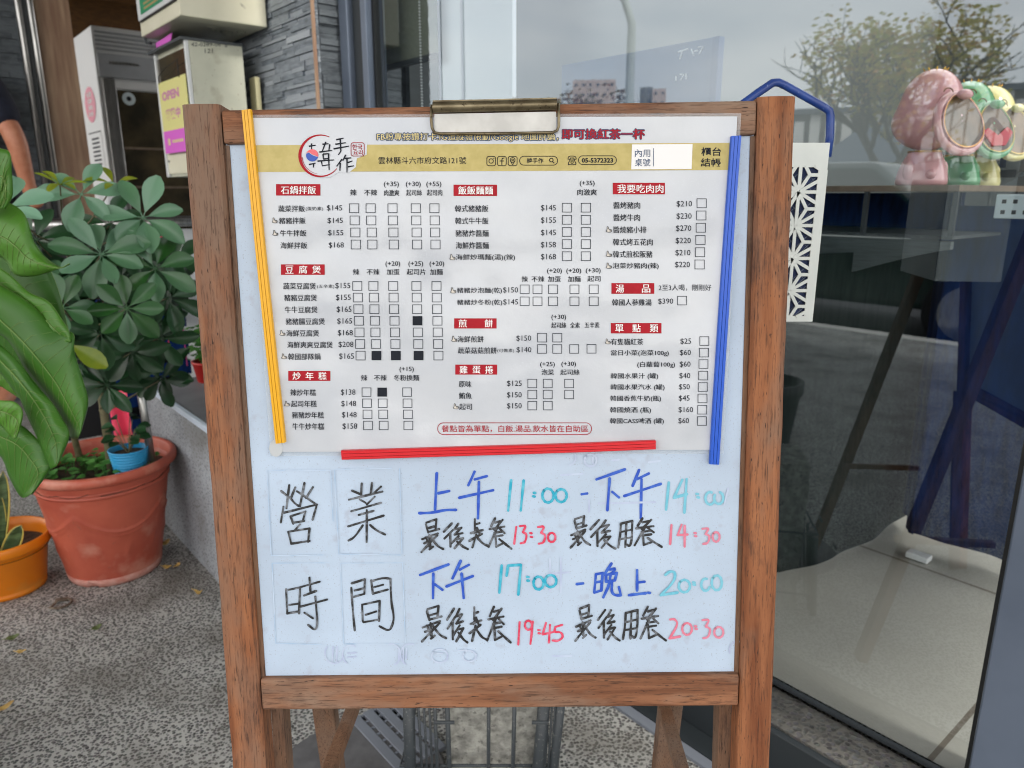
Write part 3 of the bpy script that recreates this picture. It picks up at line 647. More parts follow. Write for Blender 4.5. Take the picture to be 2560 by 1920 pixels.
def meter_box():
    u0 = 2.42; c = onu(460, 97, u0); n0 = un(c)[1]; zt_ = c[2]; n1 = un(onu(605, 110, u0))[1]
    zb_ = onu(459, 438, u0)[2]; w = abs(un(onn(382, 128, n0))[0] - u0); h = zt_ - zb_
    t = thing('meter_box', L(u0, n0, zb_), 'aged grey beige meter box with framed glass front behind the wooden post', 'meter box')
    MB().box(L(u0, n0 + .012, zb_), W * w, N * (n1 - n0 - .012), Z * h).build('housing', K['box_side'], t, bevel=.002)
    MB().box(L(u0 - .003, n0 - .012, zt_ - .002), W * (w + .02), N * (n1 - n0 + .012), Z * .008).build('lid', K['dark_grey'], t)
    for uu in (0, w - .012): MB().box(L(u0 + uu, n0, zb_), W * .012, N * .0115, Z * h).build('frame_post', K['white_enamel'], t, bevel=.002)
    MB().box(L(u0 + .0125, n0 + .006, zb_ + h * .62), W * (w - .025), N * .004, Z * h * .33).build('glass_window', K['fridge_glass'], t)
    MB().box(L(u0 + .0125, n0 + .006, zb_ + .01), W * (w - .025), N * .004, Z * (h * .61 - .01)).build('front_plate', K['beige_box'], t)
    for uu in (.03, w - .03): MB().ball(L(u0 + uu, n0 + .004, zb_ + .05), .004).build('screw', K['steel'], t, smooth=True)
    mb = MB(); plane = lambda x, y: onu(x, y, u0 - .0012)
    put_text(mb, '42-0289-06', 478, 552, 111, 10, plane); put_text(mb, '6', 562, 569, 114, 9, plane); put_text(mb, '121', 512, 532, 127, 11, plane)
    mb.build('pen_writing', K['ink_soft'], t)
    # OPEN card hanging on a wire
    q = lambda x, y, o=0: onn(x, y, n0 - .004 - o)
    cu0 = un(q(396, 200))[0]; cu1 = un(q(456, 190))[0]; ztop = q(425, 199)[2]; zbot = q(430, 383)[2]; zmid = q(430, 326)[2]; ww = cu0 - cu1
    s = thing('open_sign', L(cu1, n0 - .004, zbot), 'pale yellow and pink OPEN card hanging on the meter box', 'sign')
    MB().box(L(cu1 - .03, n0 - .006, zmid), W * (ww + .03), N * .002, Z * (ztop - zmid)).build('card', K['sign_yellow'], s)
    MB().box(L(cu1 - .03, n0 - .0062, zbot), W * (ww + .03), N * .0022, Z * (zmid - zbot)).build('pink_band', K['sign_pink'], s)
    def face(o):
        def f(x, y): return L(cu0 - x * (ww + .03), n0 - .006 - o, ztop - y * (ztop - zbot))
        return f
    def lay(txt, x0, x1, yc, h_, m, nm, bold=.02):
        mb = MB(); put_text(mb, txt, x0, x1, yc, h_, lambda x, y: face(.0006)(x, y), bold=bold); mb.build(nm, m, s)
    lay('OPEN', .10, .74, .20, .13, K['sign_violet'], 'open_word', .05); lay('營業中', .18, .72, .46, .15, K['sign_violet'], 'small_word', .04)
    lay('8', .14, .24, .84, .10, K['sign_yellow'], 'band_mark', .03)
    mb = MB()
    for k in range(6): mb.add([face(.0006)(.32 + k * .07, .82), face(.0006)(.37 + k * .07, .82), face(.0006)(.37 + k * .07, .86), face(.0006)(.32 + k * .07, .86)], [(0, 1, 2, 3)])
    mb.build('band_print', K['sign_yellow'], s)
    hook = [L(cu0 - .012, n0 - .007, ztop - .004), L(cu0 - .014, n0 - .007, ztop + .02), L(cu0 - ww * .45, n0 - .008, ztop + .036), L(cu1 + .010, n0 - .008, ztop + .046)]
    MB().tube(hook, .0012, 6).tube([L(cu1 + .022, n0 - .008, ztop + .042), L(cu1 + .02, n0 - .008, ztop - .004)], .0018, 6).build('hanging_wire', K['black'], s, smooth=True)
    MB().prism([L(u0 + w * .55, n0 + .01, zt_ + .006), L(u0 + w * .95, n0 + .01, zt_ + .006), L(u0 + w * 1.02, n0 + .012, zt_ + .034), L(u0 + w * .45, n0 + .012, zt_ + .040)], N * .002).build('pink_note', K['sign_pink'], label='small pink note tucked between the two electric boxes', cat='note')
meter_box()
P = onn(616, 203, 1.003); MB().box(L(un(onn(652, 200, 1.003))[0], .985, .6), W * .052, N * .016, Z * (P[2] - .6)).build('cable_trunking', K['cream_plastic'], bevel=.003, label='cream cable trunking strip on the grey ledger stone', cat='trunking')

def fridge():
    c = ony(226, 62, 4.05); u0, n0 = un(c); zt_ = c[2]; n1 = n0 + .62; w = .55
    t = thing('display_fridge', L(u0, n0, .1), 'tall glass door drinks fridge with grey ribbed header', 'fridge')
    MB().box(L(u0, n0, .1), W * w, N * (n1 - n0), Z * (zt_ - .1)).build('cabinet', K['white_enamel'], t, bevel=.006)
    zh = onu(240, 195, u0)[2]
    f = lambda nn, z, o=.002: L(u0 - o, n0 + nn, z)
    D = n1 - n0
    hd = MB(); zs = np.linspace(zt_ - .02, zh + .13, 6)
    for k in range(5): hd.box(f(.01, zs[k + 1] + .008), -W * .012, N * (D - .02), Z * (zs[k] - zs[k + 1] - .012))
    hd.build('ribbed_header', K['fridge_grey'], t, bevel=.003)
    MB().box(f(.01, zh + .006), -W * .014, N * (D - .02), Z * .115).build('header_panel', K['fridge_grey'], t, bevel=.004)
    MB().box(f(.06, zh + .072, .017), -W * .001, N * .14, Z * .014).build('maker_plate', K['steel'], t)
    MB().box(f(.02, zh - .045), -W * .012, N * (D - .04), Z * .04).build('door_top_rail', K['white_enamel'], t, bevel=.003)
    MB().box(f(.018, .25), -W * .018, N * .06, Z * (zh - .25)).build('door_stile', K['steel'], t, bevel=.003)
    MB().box(f(D - .06, .25), -W * .018, N * .05, Z * (zh - .25)).build('door_stile', K['steel'], t, bevel=.003)
    MB().box(f(.079, .25, .001), -W * .006, N * (D - .14), Z * (zh - .30)).build('glass_door', K['fridge_glass'], t)
    for z in (1.18, .98, .80): MB().box(f(.085, z, .008), -W * .003, N * (D - .15), Z * .012).build('shelf', K['shelf_wood'], t)
    d = f(.135, zh - .09, .009); MB().lathe(d, [(.0, 0), (.032, 0), (.032, .002)], 24, ax=(N, Z, -W)).build('round_sticker', K['pale_blue_card'], t)
    MB().lathe(d - W * .0025, [(.0, 0), (.012, 0), (.012, .001)], 16, ax=(N, Z, -W)).build('sticker_picture', K['ink'], t)
    s = onn(226, 262, n0 - .001); hw = abs(un(onn(213, 262, n0))[0] - un(onn(239, 262, n0))[0]) / 2; hh = abs(onn(226, 215, n0)[2] - onn(226, 309, n0)[2]) / 2
    MB().lathe(s, [(0, 0), (1, 0), (1, .001)], 32, ax=(W * hw, Z * hh, -N)).build('pink_oval_sticker', K['sticker_pink'], t)
    mb = MB()
    for k, ch in enumerate('健康美味'):
        put_text(mb, ch, -hw * .5, hw * .5, hh * (.55 - k * .36), hh * .3, (lambda x, y: s - W * x + Z * y - N * .002), flip=True)
    mb.build('sticker_lettering', K['white_enamel'], t)
    p = onn(252, 326, n0 - .001); pw = abs(un(onn(222, 326, n0))[0] - un(p)[0]); MB().box(p, W * pw, -N * .0012, -Z * .19).build('price_sheet', K['white_enamel'], t)
    mb = MB()
    for k in range(7): mb.box(p + W * pw * .2 - N * .0014 - Z * (.03 + k * .022), W * pw * .6, -N * .0006, -Z * .010)
    mb.box(p - N * .0014, W * pw, -N * .0006, -Z * .006); mb.build('price_lines', K['ink_soft'], t)
fridge()
def counter():
    P = ony(470, 545, 2.75); u0, n0 = un(P); z = P[2]
    t = thing('serving_counter', L(u0, n0, 0), 'steel edged serving counter behind the umbrella plant', 'counter')
    n1 = n0 - .30
    MB().box(L(u0 + .01, n1 - .20, z - .03), W * .5, N * .95, Z * .025).build('counter_top', K['black'], t, bevel=.003)
    MB().tube([L(u0, n1 - .2, z - .015), L(u0, n0 + .35, z - .015)], .014, 12).build('steel_edge', K['steel'], t, smooth=True)
    MB().box(L(u0 + .04, n0 - .045, .2), W * .02, N * .14, Z * (z - .24)).build('front_panel', K['white_enamel'], t)
    MB().box(L(u0 + .06, n1 - .2, .1), W * .02, N * .9, Z * (z - .14)).build('lower_panel', K['black'], t)
    MB().box(L(u0 + .02, n0 - .17, .1), W * .02, N * .02, Z * (z - .14)).build('leg', K['steel'], t)
    return u0, n0, z
CT = counter()
def small(nm, P, m, label, cat, prof, sm=True, n=24):
    return MB().lathe(P, prof, n).build(nm, m, smooth=sm, origin=P, label=label, cat=cat)
q = ony(252, 448, 2.9); q[2] = CT[2] - .004
def towel():
    t = thing('tissue_dispenser', q, 'white tissue dispenser on the counter in front of the fridge', 'dispenser')
    MB().box(q - W * .02, W * .09, N * .075, Z * .13).build('shell', K['white_enamel'], t, bevel=.012)
    MB().box(q - W * .024 + N * .015 + Z * .03, -W * .003, N * .045, Z * .012).build('slot', K['dark_grey'], t)
towel()
def blue_crate():
    P = ony(235, 640, 2.4); P[2] = 0
    t = thing('blue_crate', P, 'navy blue crate stacked under the counter behind the leaves', 'crate')
    for k in range(2):
        z0 = .14 + k * .26
        mb = MB(); w, d, h = .30, .26, .24
        mb.box(P + Z * z0, W * w, N * d, Z * .01)
        for a, b_, o in ((W * w, N * .01, V(0, 0, 0)), (W * w, N * .01, N * (d - .01)), (W * .01, N * (d - .022), N * .011), (W * .01, N * (d - .022), N * .011 + W * (w - .01))):
            for zz_ in (.012, .10, .19): mb.box(P + o + Z * (z0 + zz_), a, b_, Z * .05)
        mb.build('crate_basket', K['navy_cloth'], t, bevel=.003)
    MB().box(P, W * .3, N * .26, Z * .138).build('plinth', K['black'], t)
blue_crate()
for (x, y, Y, w, h, m, lab) in ((432, 592, 2.3, .030, .030, 'magenta', 'magenta plastic tag behind the umbrella plant near the post'), (392, 600, 2.28, .022, .05, 'hot_pink', 'light pink ribbon scrap among the leaves by the post')):
    P = ony(x, y, Y); rows = [[P + AR * (w * (j / 4 - .5)) + Z * (h * (i / 6 - .5)) + V(0, 1, 0) * .006 * math.sin(2.2 * i + j) + AR * .4 * w * ((i / 6) if 'ribbon' in lab else 0) for j in range(5)] for i in range(7)]
    MB().loft(rows).tube([P - Z * h * .5, P - Z * (P[2] - .42 if un(P)[1] > .5 else P[2])], .0015, 6).build('plastic_tag' if 'tag' in lab else 'ribbon_scrap', K[m], smooth=True, solid=.001, label=lab, cat='tag' if 'tag' in lab else 'ribbon')
# ---------------------------------------------------------------- A-frame board
tB = -ray(1475, 13600); tB = tB / np.linalg.norm(tB)
sB = AR + .0107 * AU - .0108 * AF; sB = sB - (sB @ tB) * tB; sB = sB / np.linalg.norm(sB)
nB_ = np.cross(tB, sB); nB_ = nB_ if nB_ @ AF > 0 else -nB_          # away from the viewer
OB = CAM + ray(1230, 960) * .66
def BP(x, y, w=0.0):                        # board plane moved w metres towards the viewer
    d = ray(x, y); P0 = OB - nB_ * w; t = ((P0 - CAM) @ nB_) / (d @ nB_); return CAM + d * t
def st(P): return float((P - OB) @ sB), float((P - OB) @ tB)
def BL(s, t, w=0.0): return OB + sB * s + tB * t - nB_ * w
D_ = 1.15732                                # scale of my measuring picture
s0 = np.mean([st(BP(390 * D_, 230 * D_))[0], st(BP(500 * D_, 1655 * D_))[0], st(BP(447 * D_, 960 * D_))[0]])
s1 = np.mean([st(BP(467 * D_, 230 * D_))[0], st(BP(573 * D_, 1600 * D_))[0]])
s2 = np.mean([st(BP(1643 * D_, 220 * D_))[0], st(BP(1592 * D_, 1600 * D_))[0]])
s3 = np.mean([st(BP(1720 * D_, 220 * D_))[0], st(BP(1664 * D_, 1650 * D_))[0]])
tL, tR = st(BP(430 * D_, 214 * D_))[1], st(BP(1682 * D_, 197 * D_))[1]
rt0, rt1 = st(BP(1050 * D_, 226 * D_))[1], st(BP(1050 * D_, 300 * D_))[1]
rb0, rb1 = st(BP(1080 * D_, 1464 * D_))[1], st(BP(1080 * D_, 1531 * D_))[1]
tG = (0 - OB[2]) / tB[2]                    # t where the board plane meets the ground
Mb = Matrix([[sB[i], nB_[i], tB[i], OB[i]] for i in range(3)] + [[0, 0, 0, 1]])
SB = thing('sandwich_board', OB, 'weathered wooden A-frame standing board with whiteboard menu and handwritten hours', 'standing board', M=Mb)
def bbox(sa, sb, ta, tb, wa, wb): return MB().box(BL(sa, ta, wa), sB * (sb - sa), nB_ * (wa - wb), tB * (tb - ta))
def post(sa, sb, top, nm='post'):
    mb = MB(); rows = []; k = 40; r_ = random.Random(int(sa * 1000))
    for i in range(k + 1):
        t = tG - .004 + (top - tG) * i / k; j = lambda: r_.uniform(-.0004, .0004); c = .0035
        sec = [(sa, -.026), (sa, -c), (sa + c * .8, -.0006), (sa + c * 2, .0), ((sa + sb) / 2, .0004), (sb - c * 2, 0), (sb - c * .8, -.0006), (sb, -c), (sb, -.026)]
        rows.append([BL(s + j(), t, w) for s, w in sec])
    mb.loft(rows, True); n_ = len(rows[0]); mb.f += [tuple(range(n_))[::-1], tuple(k * n_ + q for q in range(n_))]; mb.m += [0, 0]
    return mb.build(nm, K['wood_v'], SB, auto=35)
post(s0, s1, tL); post(s2, s3, tR)
bbox(s1 + .0008, s2 - .0008, rt1, rt0, -.0015, -.022).build('rail', K['wood_h'], SB, bevel=.0025)
bbox(s1 + .0008, s2 - .0008, rb1, rb0, -.0005, -.022).build('rail', K['wood_h'], SB, bevel=.0025)
for sa, sb in ((s1 + .0002, s1 + .0042), (s2 - .0042, s2 - .0002)):
    bbox(sa, sb, rb1 - .02 + .02, rt1 - .0005, -.0065, -.022).build('inner_bead', K['wood_dark'], SB)
WB = -.0075
wb = bbox(s1 + .001, s2 - .001, rb0 - .004, rt1 + .004, WB, -.013).build('whiteboard', K['board'], SB)
# rear frame: legs that splay backwards, stays between the two frames
gy = OB[1] + .27
for sgn, sx in ((-1, s1 + .006), (1, s2 - .006)):
    top = BL(sx, tL - .003, -.044); bot = V(top[0] + sgn * .022, gy + .03, .0)
    MB().bar(top, bot, .030, .022, up=V(0, 1, .3)).build('back_leg', K['wood_dark'], SB, bevel=.002)
    if sgn < 0: a, b = CAM + ray(898, 1730) * 1.04, CAM + ray(800, 1985) * .86
    else: a, b = CAM + ray(1650, 1730) * 1.04, CAM + ray(1722, 1985) * .86
    MB().bar(a, b, .016, .012, up=V(0, 1, .3)).build('stay', K['wood_dark'], SB, bevel=.001)
    MB().box(BL(sx - .006 if sgn < 0 else sx - .006, tG + .01, -.0265), sB * .012, nB_ * .02, tB * (rb1 - tG)).build('inner_batten', K['wood_dark'], SB)
MB().bar(BL(s1 + .01, tL - .06, -.05), BL(s2 - .01, tL - .06, -.05), .03, .02, up=nB_).build('back_rail', K['wood_dark'], SB)
for ss in (s1 - .012, s2 + .012): MB().ball(BL(ss, tL - .035, -.03), .006).build('hinge_bolt', K['rust'], SB, smooth=True)

# ---- marker writing on the whiteboard
WZ = WB + .0004
_off = [0]
def stroke(mb, pts, wpx, ends=True, smooth=2):
    P = [np.array(p, float) for p in pts]
    for _ in range(smooth if len(P) > 2 else 0):
        Q = [P[0]]
        for a, b in zip(P[:-1], P[1:]): Q += [a * .75 + b * .25, a * .25 + b * .75]
        P = Q + [P[-1]]
    R = []
    for a, b in zip(P[:-1], P[1:]):
        k = max(1, int(np.linalg.norm(b - a) / 14))
        for i in range(k): R.append(a + (b - a) * i / k)
    P = R + [P[-1]]
    _off[0] = (_off[0] + 1) % 24; w = WZ + _off[0] * .00003; n_ = len(P)
    if n_ < 2: return
    vs = []; hw = wpx / 2; rr = random.Random(n_ * 31 + int(P[0][0]))
    Lr = []
    for i in range(n_):
        d = P[min(i + 1, n_ - 1)] - P[max(i - 1, 0)]; d = d / (np.linalg.norm(d) + 1e-9); nn = np.array([-d[1], d[0]])
        q = hw * (1 + .12 * math.sin(i * .9 + P[0][1]) + rr.uniform(-.07, .07)); Lr.append((P[i] + nn * q, P[i] - nn * q))
    d0 = P[0] - P[1]; d0 /= np.linalg.norm(d0) + 1e-9; d1 = P[-1] - P[-2]; d1 /= np.linalg.norm(d1) + 1e-9
    poly_s = [P[0] + hw * (math.cos(a) * d0 + math.sin(a) * np.array([-d0[1], d0[0]])) for a in np.linspace(-1.57, 1.57, 6)]
    poly_e = [P[-1] + hw * (math.cos(a) * d1 + math.sin(a) * np.array([-d1[1], d1[0]])) for a in np.linspace(-1.57, 1.57, 6)]
    allp = [p for q in Lr for p in q] + poly_s + poly_e; b = 2 * n_
    fs = [(2 * i, 2 * i + 1, 2 * i + 3, 2 * i + 2) for i in range(n_ - 1)]
    vs = [BP(p[0], p[1], w) for p in allp[:b]] + [BP(p[0], p[1], w - .00001) for p in allp[b:]]
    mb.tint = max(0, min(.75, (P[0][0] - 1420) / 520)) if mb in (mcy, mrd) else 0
    mb.add(vs, fs + [tuple(range(b, b + 6)), tuple(range(b + 6, b + 12))])
H1 = lambda p: (p[0] / 2.9625 + 620, p[1] / 2.9625 + 1100)
H2 = lambda p: (p[0] / 2.9625 + 1240, p[1] / 2.9625 + 1100)
def ell(cx, cy, rx, ry, a0=-2.2, sweep=6.6, n_=18): return [(cx + rx * math.cos(a0 - sweep * i / n_), cy + ry * math.sin(a0 - sweep * i / n_)) for i in range(n_ + 1)]
def dot(x, y): return [(x - 5, y - 1), (x + 6, y + 1)]
mbk, mbl, mcy, mrd, mgh, mg2 = MB(), MB(), MB(), MB(), MB(), MB()
BIG = [  # the four large characters
 [(245,378),(300,420)],[(305,335),(285,505)],[(350,352),(318,430)],[(310,425),(345,470),(378,490)],[(362,380),(410,410),(500,475)],[(418,318),(385,490)],[(480,350),(430,430)],[(262,495),(243,610)],[(262,540),(510,478)],[(510,478),(478,590)],
 [(315,565),(335,620)],[(315,565),(425,530)],[(425,530),(408,590)],[(345,612),(415,600)],[(385,625),(350,665)],[(298,680),(320,770)],[(298,680),(455,655)],[(455,655),(445,755)],[(322,768),(455,748)],
 [(770,375),(840,405)],[(842,322),(838,400)],[(918,318),(910,395)],[(985,345),(930,395)],[(748,442),(995,382)],[(828,440),(870,465)],[(938,420),(880,478)],[(765,528),(985,465)],[(820,555),(930,525)],[(742,640),(1005,560)],[(880,520),(878,755)],[(850,632),(790,720),(745,745)],[(905,630),(950,670),(1015,700)],
 [(282,1105),(290,1285)],[(300,1110),(385,1092)],[(385,1092),(378,1285)],[(305,1222),(375,1212)],[(288,1285),(380,1270)],[(388,1090),(530,1050)],[(455,1020),(462,1120)],[(415,1152),(505,1118)],[(388,1235),(585,1182)],[(498,1160),(515,1360),(500,1415),(445,1370)],[(418,1280),(480,1320)],
 [(768,1062),(865,1032)],[(865,1032),(862,1140)],[(790,1115),(855,1100)],[(780,1163),(862,1140)],[(765,1095),(775,1250),(790,1410)],[(912,1040),(925,1140)],[(920,1045),(1000,1020),(1055,1028)],[(1055,1028),(1060,1200),(1082,1310),(1070,1370),(1045,1418),(975,1380)],[(935,1090),(1000,1072)],[(925,1138),(1035,1108)],[(845,1220),(975,1192)],[(975,1192),(970,1340)],[(845,1220),(850,1340)],[(872,1295),(950,1270)],[(855,1350),(970,1330)]]
for s in BIG: stroke(mbk, [H1(p) for p in s], 5.6)
G_ = {'zui': ((1282,585,1448,832), [[(1318,625),(1335,685)],[(1322,612),(1395,588)],[(1395,588),(1388,668)],[(1340,652),(1380,640)],[(1335,682),(1415,660)],[(1290,735),(1405,692)],[(1318,722),(1345,790)],[(1342,705),(1350,790)],[(1305,765),(1350,748)],[(1285,830),(1340,770),(1402,705)],[(1355,720),(1400,785),(1445,808)],[(1370,790),(1345,810)]]),
 'hou': ((1450,615,1628,808), [[(1510,618),(1450,680)],[(1520,665),(1455,730)],[(1498,690),(1500,790)],[(1558,620),(1528,662)],[(1528,662),(1580,650)],[(1580,650),(1530,702)],[(1530,702),(1588,690)],[(1560,712),(1500,772)],[(1540,735),(1592,728)],[(1592,728),(1530,802)],[(1548,752),(1590,790),(1628,808)]]),
 'dian': ((1640,588,1780,795), [[(1680,588),(1680,660)],[(1685,625),(1714,616)],[(1650,690),(1738,668)],[(1695,650),(1720,700)],[(1640,747),(1732,695)],[(1690,700),(1662,795)],[(1700,725),(1740,770),(1780,785)],[(1672,690),(1690,660)]]),
 'can': ((1780,580,1950,805), [[(1830,580),(1800,640)],[(1830,612),(1868,602)],[(1885,592),(1825,665)],[(1790,660),(1898,642)],[(1850,640),(1782,792)],[(1855,648),(1900,690)],[(1825,688),(1880,678)],[(1828,715),(1885,706)],[(1832,700),(1838,788)],[(1838,790),(1885,768)],[(1862,735),(1920,782),(1950,805)]]),
 'yong': ((0,0,100,100), [[(18,12),(14,55),(0,98)],[(18,12),(95,2)],[(95,2),(92,70),(78,96),(60,88)],[(20,42),(86,34)],[(16,68),(86,62)],[(55,10),(48,96)]])}
def small_char(k, box, Hf):
    (a, b, c, d), ss = G_[k]; x0, y0, x1, y1 = box
    for s in ss: stroke(mbk, [Hf((x0 + (x - a) / (c - a) * (x1 - x0), y0 + (y - b) / (d - b) * (y1 - y0))) for x, y in s], 5.9)
for k, bx in (('zui', (1282,585,1448,832)), ('hou', (1450,615,1628,808)), ('dian', (1640,588,1780,795)), ('can', (1780,580,1950,805)), ('zui', (1285,1225,1470,1495)), ('hou', (1475,1245,1625,1500)), ('dian', (1640,1240,1765,1490)), ('can', (1770,1235,1945,1500))): small_char(k, bx, H1)
for k, bx in (('zui', (550,560,700,800)), ('hou', (700,590,885,805)), ('yong', (905,595,1015,800)), ('can', (1025,580,1228,792)), ('zui', (585,1220,740,1490)), ('hou', (755,1255,915,1485)), ('yong', (940,1255,1055,1480)), ('can', (1068,1235,1258,1485))): small_char(k, bx, H2)
for s in ([(1398,245),(1385,515)],[(1408,395),(1490,378)],[(1268,542),(1360,540),(1460,518),(1540,518)],[(1678,235),(1632,335)],[(1680,292),(1768,268)],[(1565,428),(1815,372)],[(1710,312),(1703,580)],[(1275,1000),(1485,922)],[(1372,990),(1370,1170)],[(1385,1070),(1440,1110)],[(1575,895),(1515,1025)],[(1570,960),(1635,925)],[(1470,1085),(1665,1008)],[(1582,990),(1597,1170)]): stroke(mbl, [H1(p) for p in s], 6.8)
for s in ([(745,292),(955,218)],[(842,285),(825,520)],[(862,385),(910,425)],[(1060,222),(1012,340)],[(1045,290),(1132,248)],[(950,415),(1220,325)],[(1078,292),(1072,578)],[(635,402),(675,396)],[(598,1068),(645,1062)],
 [(740,995),(728,1125)],[(740,995),(790,985)],[(790,985),(780,1115)],[(740,1055),(785,1045)],[(728,1130),(780,1115)],[(855,915),(810,985)],[(845,960),(890,950),(855,990)],[(810,1000),(895,985)],[(895,985),(880,1040)],[(815,1005),(815,1050)],[(815,1050),(880,1040)],[(850,990),(840,1070),(795,1165)],[(860,1050),(855,1130),(885,1152),(925,1150)],[(925,1150),(910,1090)],[(1045,965),(1045,1115)],[(1055,1055),(1100,1050)],[(985,1150),(1060,1140),(1110,1135)],dot(1133,1132)): stroke(mbl, [H2(p) for p in s], 6.8)
for s in ([(112,298),(90,522)],[(205,300),(183,522)],dot(285,392),dot(280,418),ell(385,412,42,52),ell(482,412,42,48),[(1280,315),(1260,515)],[(1380,295),(1318,428)],[(1318,428),(1415,400)],[(1412,290),(1395,538)],dot(1490,400),dot(1497,425),ell(1585,432,34,46,-1.2,4.4),ell(1650,430,34,44,-2.6,5.0),
 [(42,930),(25,1130)],[(78,1005),(90,930)],[(90,930),(185,925)],[(185,925),(165,1145)],dot(235,1015),dot(237,1042),ell(315,1060,38,48),ell(405,1045,42,45),[(1255,1000),(1290,970),(1330,980),(1320,1050),(1220,1150)],[(1220,1150),(1345,1130)],ell(1395,1082,42,46),dot(1465,1055),dot(1468,1072),ell(1552,1072,32,45,-1.3,4.6),ell(1635,1058,38,55)): stroke(mcy, [H2(p) for p in s], 6.6)
def three(x0, y0, x1, y1): f = lambda a, b: (x0 + a * (x1 - x0), y0 + b * (y1 - y0)); return [[f(0,.05),f(.9,0),f(.4,.38)], [f(.4,.38),f(1,.5),f(.75,.95),f(.1,1)]]
for s in ([(150,645),(135,768)], *three(178,632,230,765), dot(258,690), dot(262,718), *three(312,638,368,768), ell(412,722,28,34), [(1300,630),(1290,772)], [(1375,628),(1345,705)], [(1345,705),(1420,700)], [(1398,635),(1397,790)], dot(1475,690), dot(1478,712), *three(1530,652,1585,770), ell(1630,718,26,36),
 [(175,1350),(165,1515)], ell(240,1372,26,34), [(272,1345),(268,1400),(255,1510)], dot(318,1408), dot(320,1432), [(370,1355),(345,1440)], [(345,1440),(435,1420)], [(400,1370),(392,1500)], [(490,1370),(440,1385)], [(440,1385),(430,1425),(480,1420),(500,1460),(460,1490),(420,1485)], [(1290,1330),(1325,1325),(1350,1365),(1285,1470)], [(1285,1470),(1365,1455)], ell(1415,1400,36,44), dot(1478,1380), dot(1482,1400), *three(1530,1328,1590,1468), ell(1650,1425,34,40)): stroke(mrd, [H2(p) for p in s], 5.6)
for s in ([(145,228),(330,222),(612,226)],[(140,228),(172,855)],[(612,226),(630,600)],[(172,855),(330,858),(560,850)],[(645,218),(900,214),(1060,210)],[(640,225),(672,840)],[(1122,212),(1140,840)],[(672,845),(1130,852)],[(180,912),(600,910)],[(178,912),(205,1500)],[(690,912),(1060,910),(1148,910)],[(1145,910),(1165,1500)],[(685,915),(708,1505)],[(205,1505),(540,1515)],[(715,1510),(1150,1510)]): stroke(mgh, [H1(p) for p in s], 2.6, smooth=0)
for s in (ell(640,1580,70,75,-2.4,3.6),[(630,1530),(625,1640)],[(660,1530),(655,1640)],ell(760,1590,60,70,-1,3.2),[(740,1580),(800,1575)],[(740,1610),(800,1605)],ell(1060,1590,70,80,1.2,3.0),[(1120,1545),(1115,1640)],[(1150,1540),(1150,1640)],[(1175,1545),(1170,1620)],ell(1200,1590,70,80,-1.2,3.0),ell(1420,1600,60,50),[(1400,1580),(1440,1580)],[(1560,1560),(1620,1555)],ell(1640,1600,50,40)): stroke(mg2, [H1(p) for p in s], 3.6)
for s in (ell(540,130,50,55,1.4,3.2),ell(700,150,45,45),ell(760,150,45,45,-1,3),[(860,150),(910,145)],[(1130,165),(1215,155)],[(480,260),(640,250)],[(690,440),(690,530)],[(760,470),(1180,460)],[(400,880),(400,1120)],[(480,870),(480,1130)],[(400,990),(540,980)],ell(1790,1560,60,70,-.8,2.6),[(420,1600),(560,1600)],[(1720,360),(1690,480)]): stroke(mg2, [H2(p) for p in s], 4.5)
for nm, mb, m in (('ghost_line_marking', mgh, 'mk_pale'), ('ghost_lettering', mg2, 'mk_ghost'), ('black_lettering', mbk, 'mk_black'), ('blue_lettering', mbl, 'mk_blue'), ('cyan_lettering', mcy, 'mk_cyan'), ('red_lettering', mrd, 'mk_red')): mb.build(nm, K[m], wb)

# ---- clip
def clip():
    mb = MB(); a, b = BP(1082, 268, .005), BP(1392, 261, .005); ca, cb = st(a), st(b)
    t_ = (ca[1] + cb[1]) / 2 + .001; A, B = BL(ca[0], t_, .004), BL(cb[0], t_, .004)
    A = BL(ca[0], ca[1], .004); B = BL(cb[0], cb[1], .004)
    c = MB().tube([A, B], .0046, 18).build('clip_barrel', K['bronze'], SB, auto=40)
    d = (B - A)
    MB().box(A + tB * .0032 + nB_ * .010, d, -nB_ * .011, tB * .0022).box(A + tB * .0050 + nB_ * .009, d * .32, -nB_ * .006, tB * .0014).box(A + d * .52 + tB * .0050 + nB_ * .009, d * .48, -nB_ * .006, tB * .0014).build('clip_plate', K['bronze'], c)
    q = lambda x, y, w=.0052: BP(x, y, w)
    MB().tube([q(1079, 262), q(1078, 300), q(1080, 320), q(1086, 331), q(1098, 334), q(1240, 334), q(1382, 331), q(1393, 326), q(1397, 315), q(1397, 290), q(1396, 258)], .0012, 8).build('bail_wire', K['bronze'], c, smooth=True)
    MB().prism([q(1086, 285, .0038), q(1086, 331, .0038), q(1390, 328, .0038), q(1390, 279, .0038)], nB_ * .0006).build('clip_tab', K['old_white'], c)
clip()

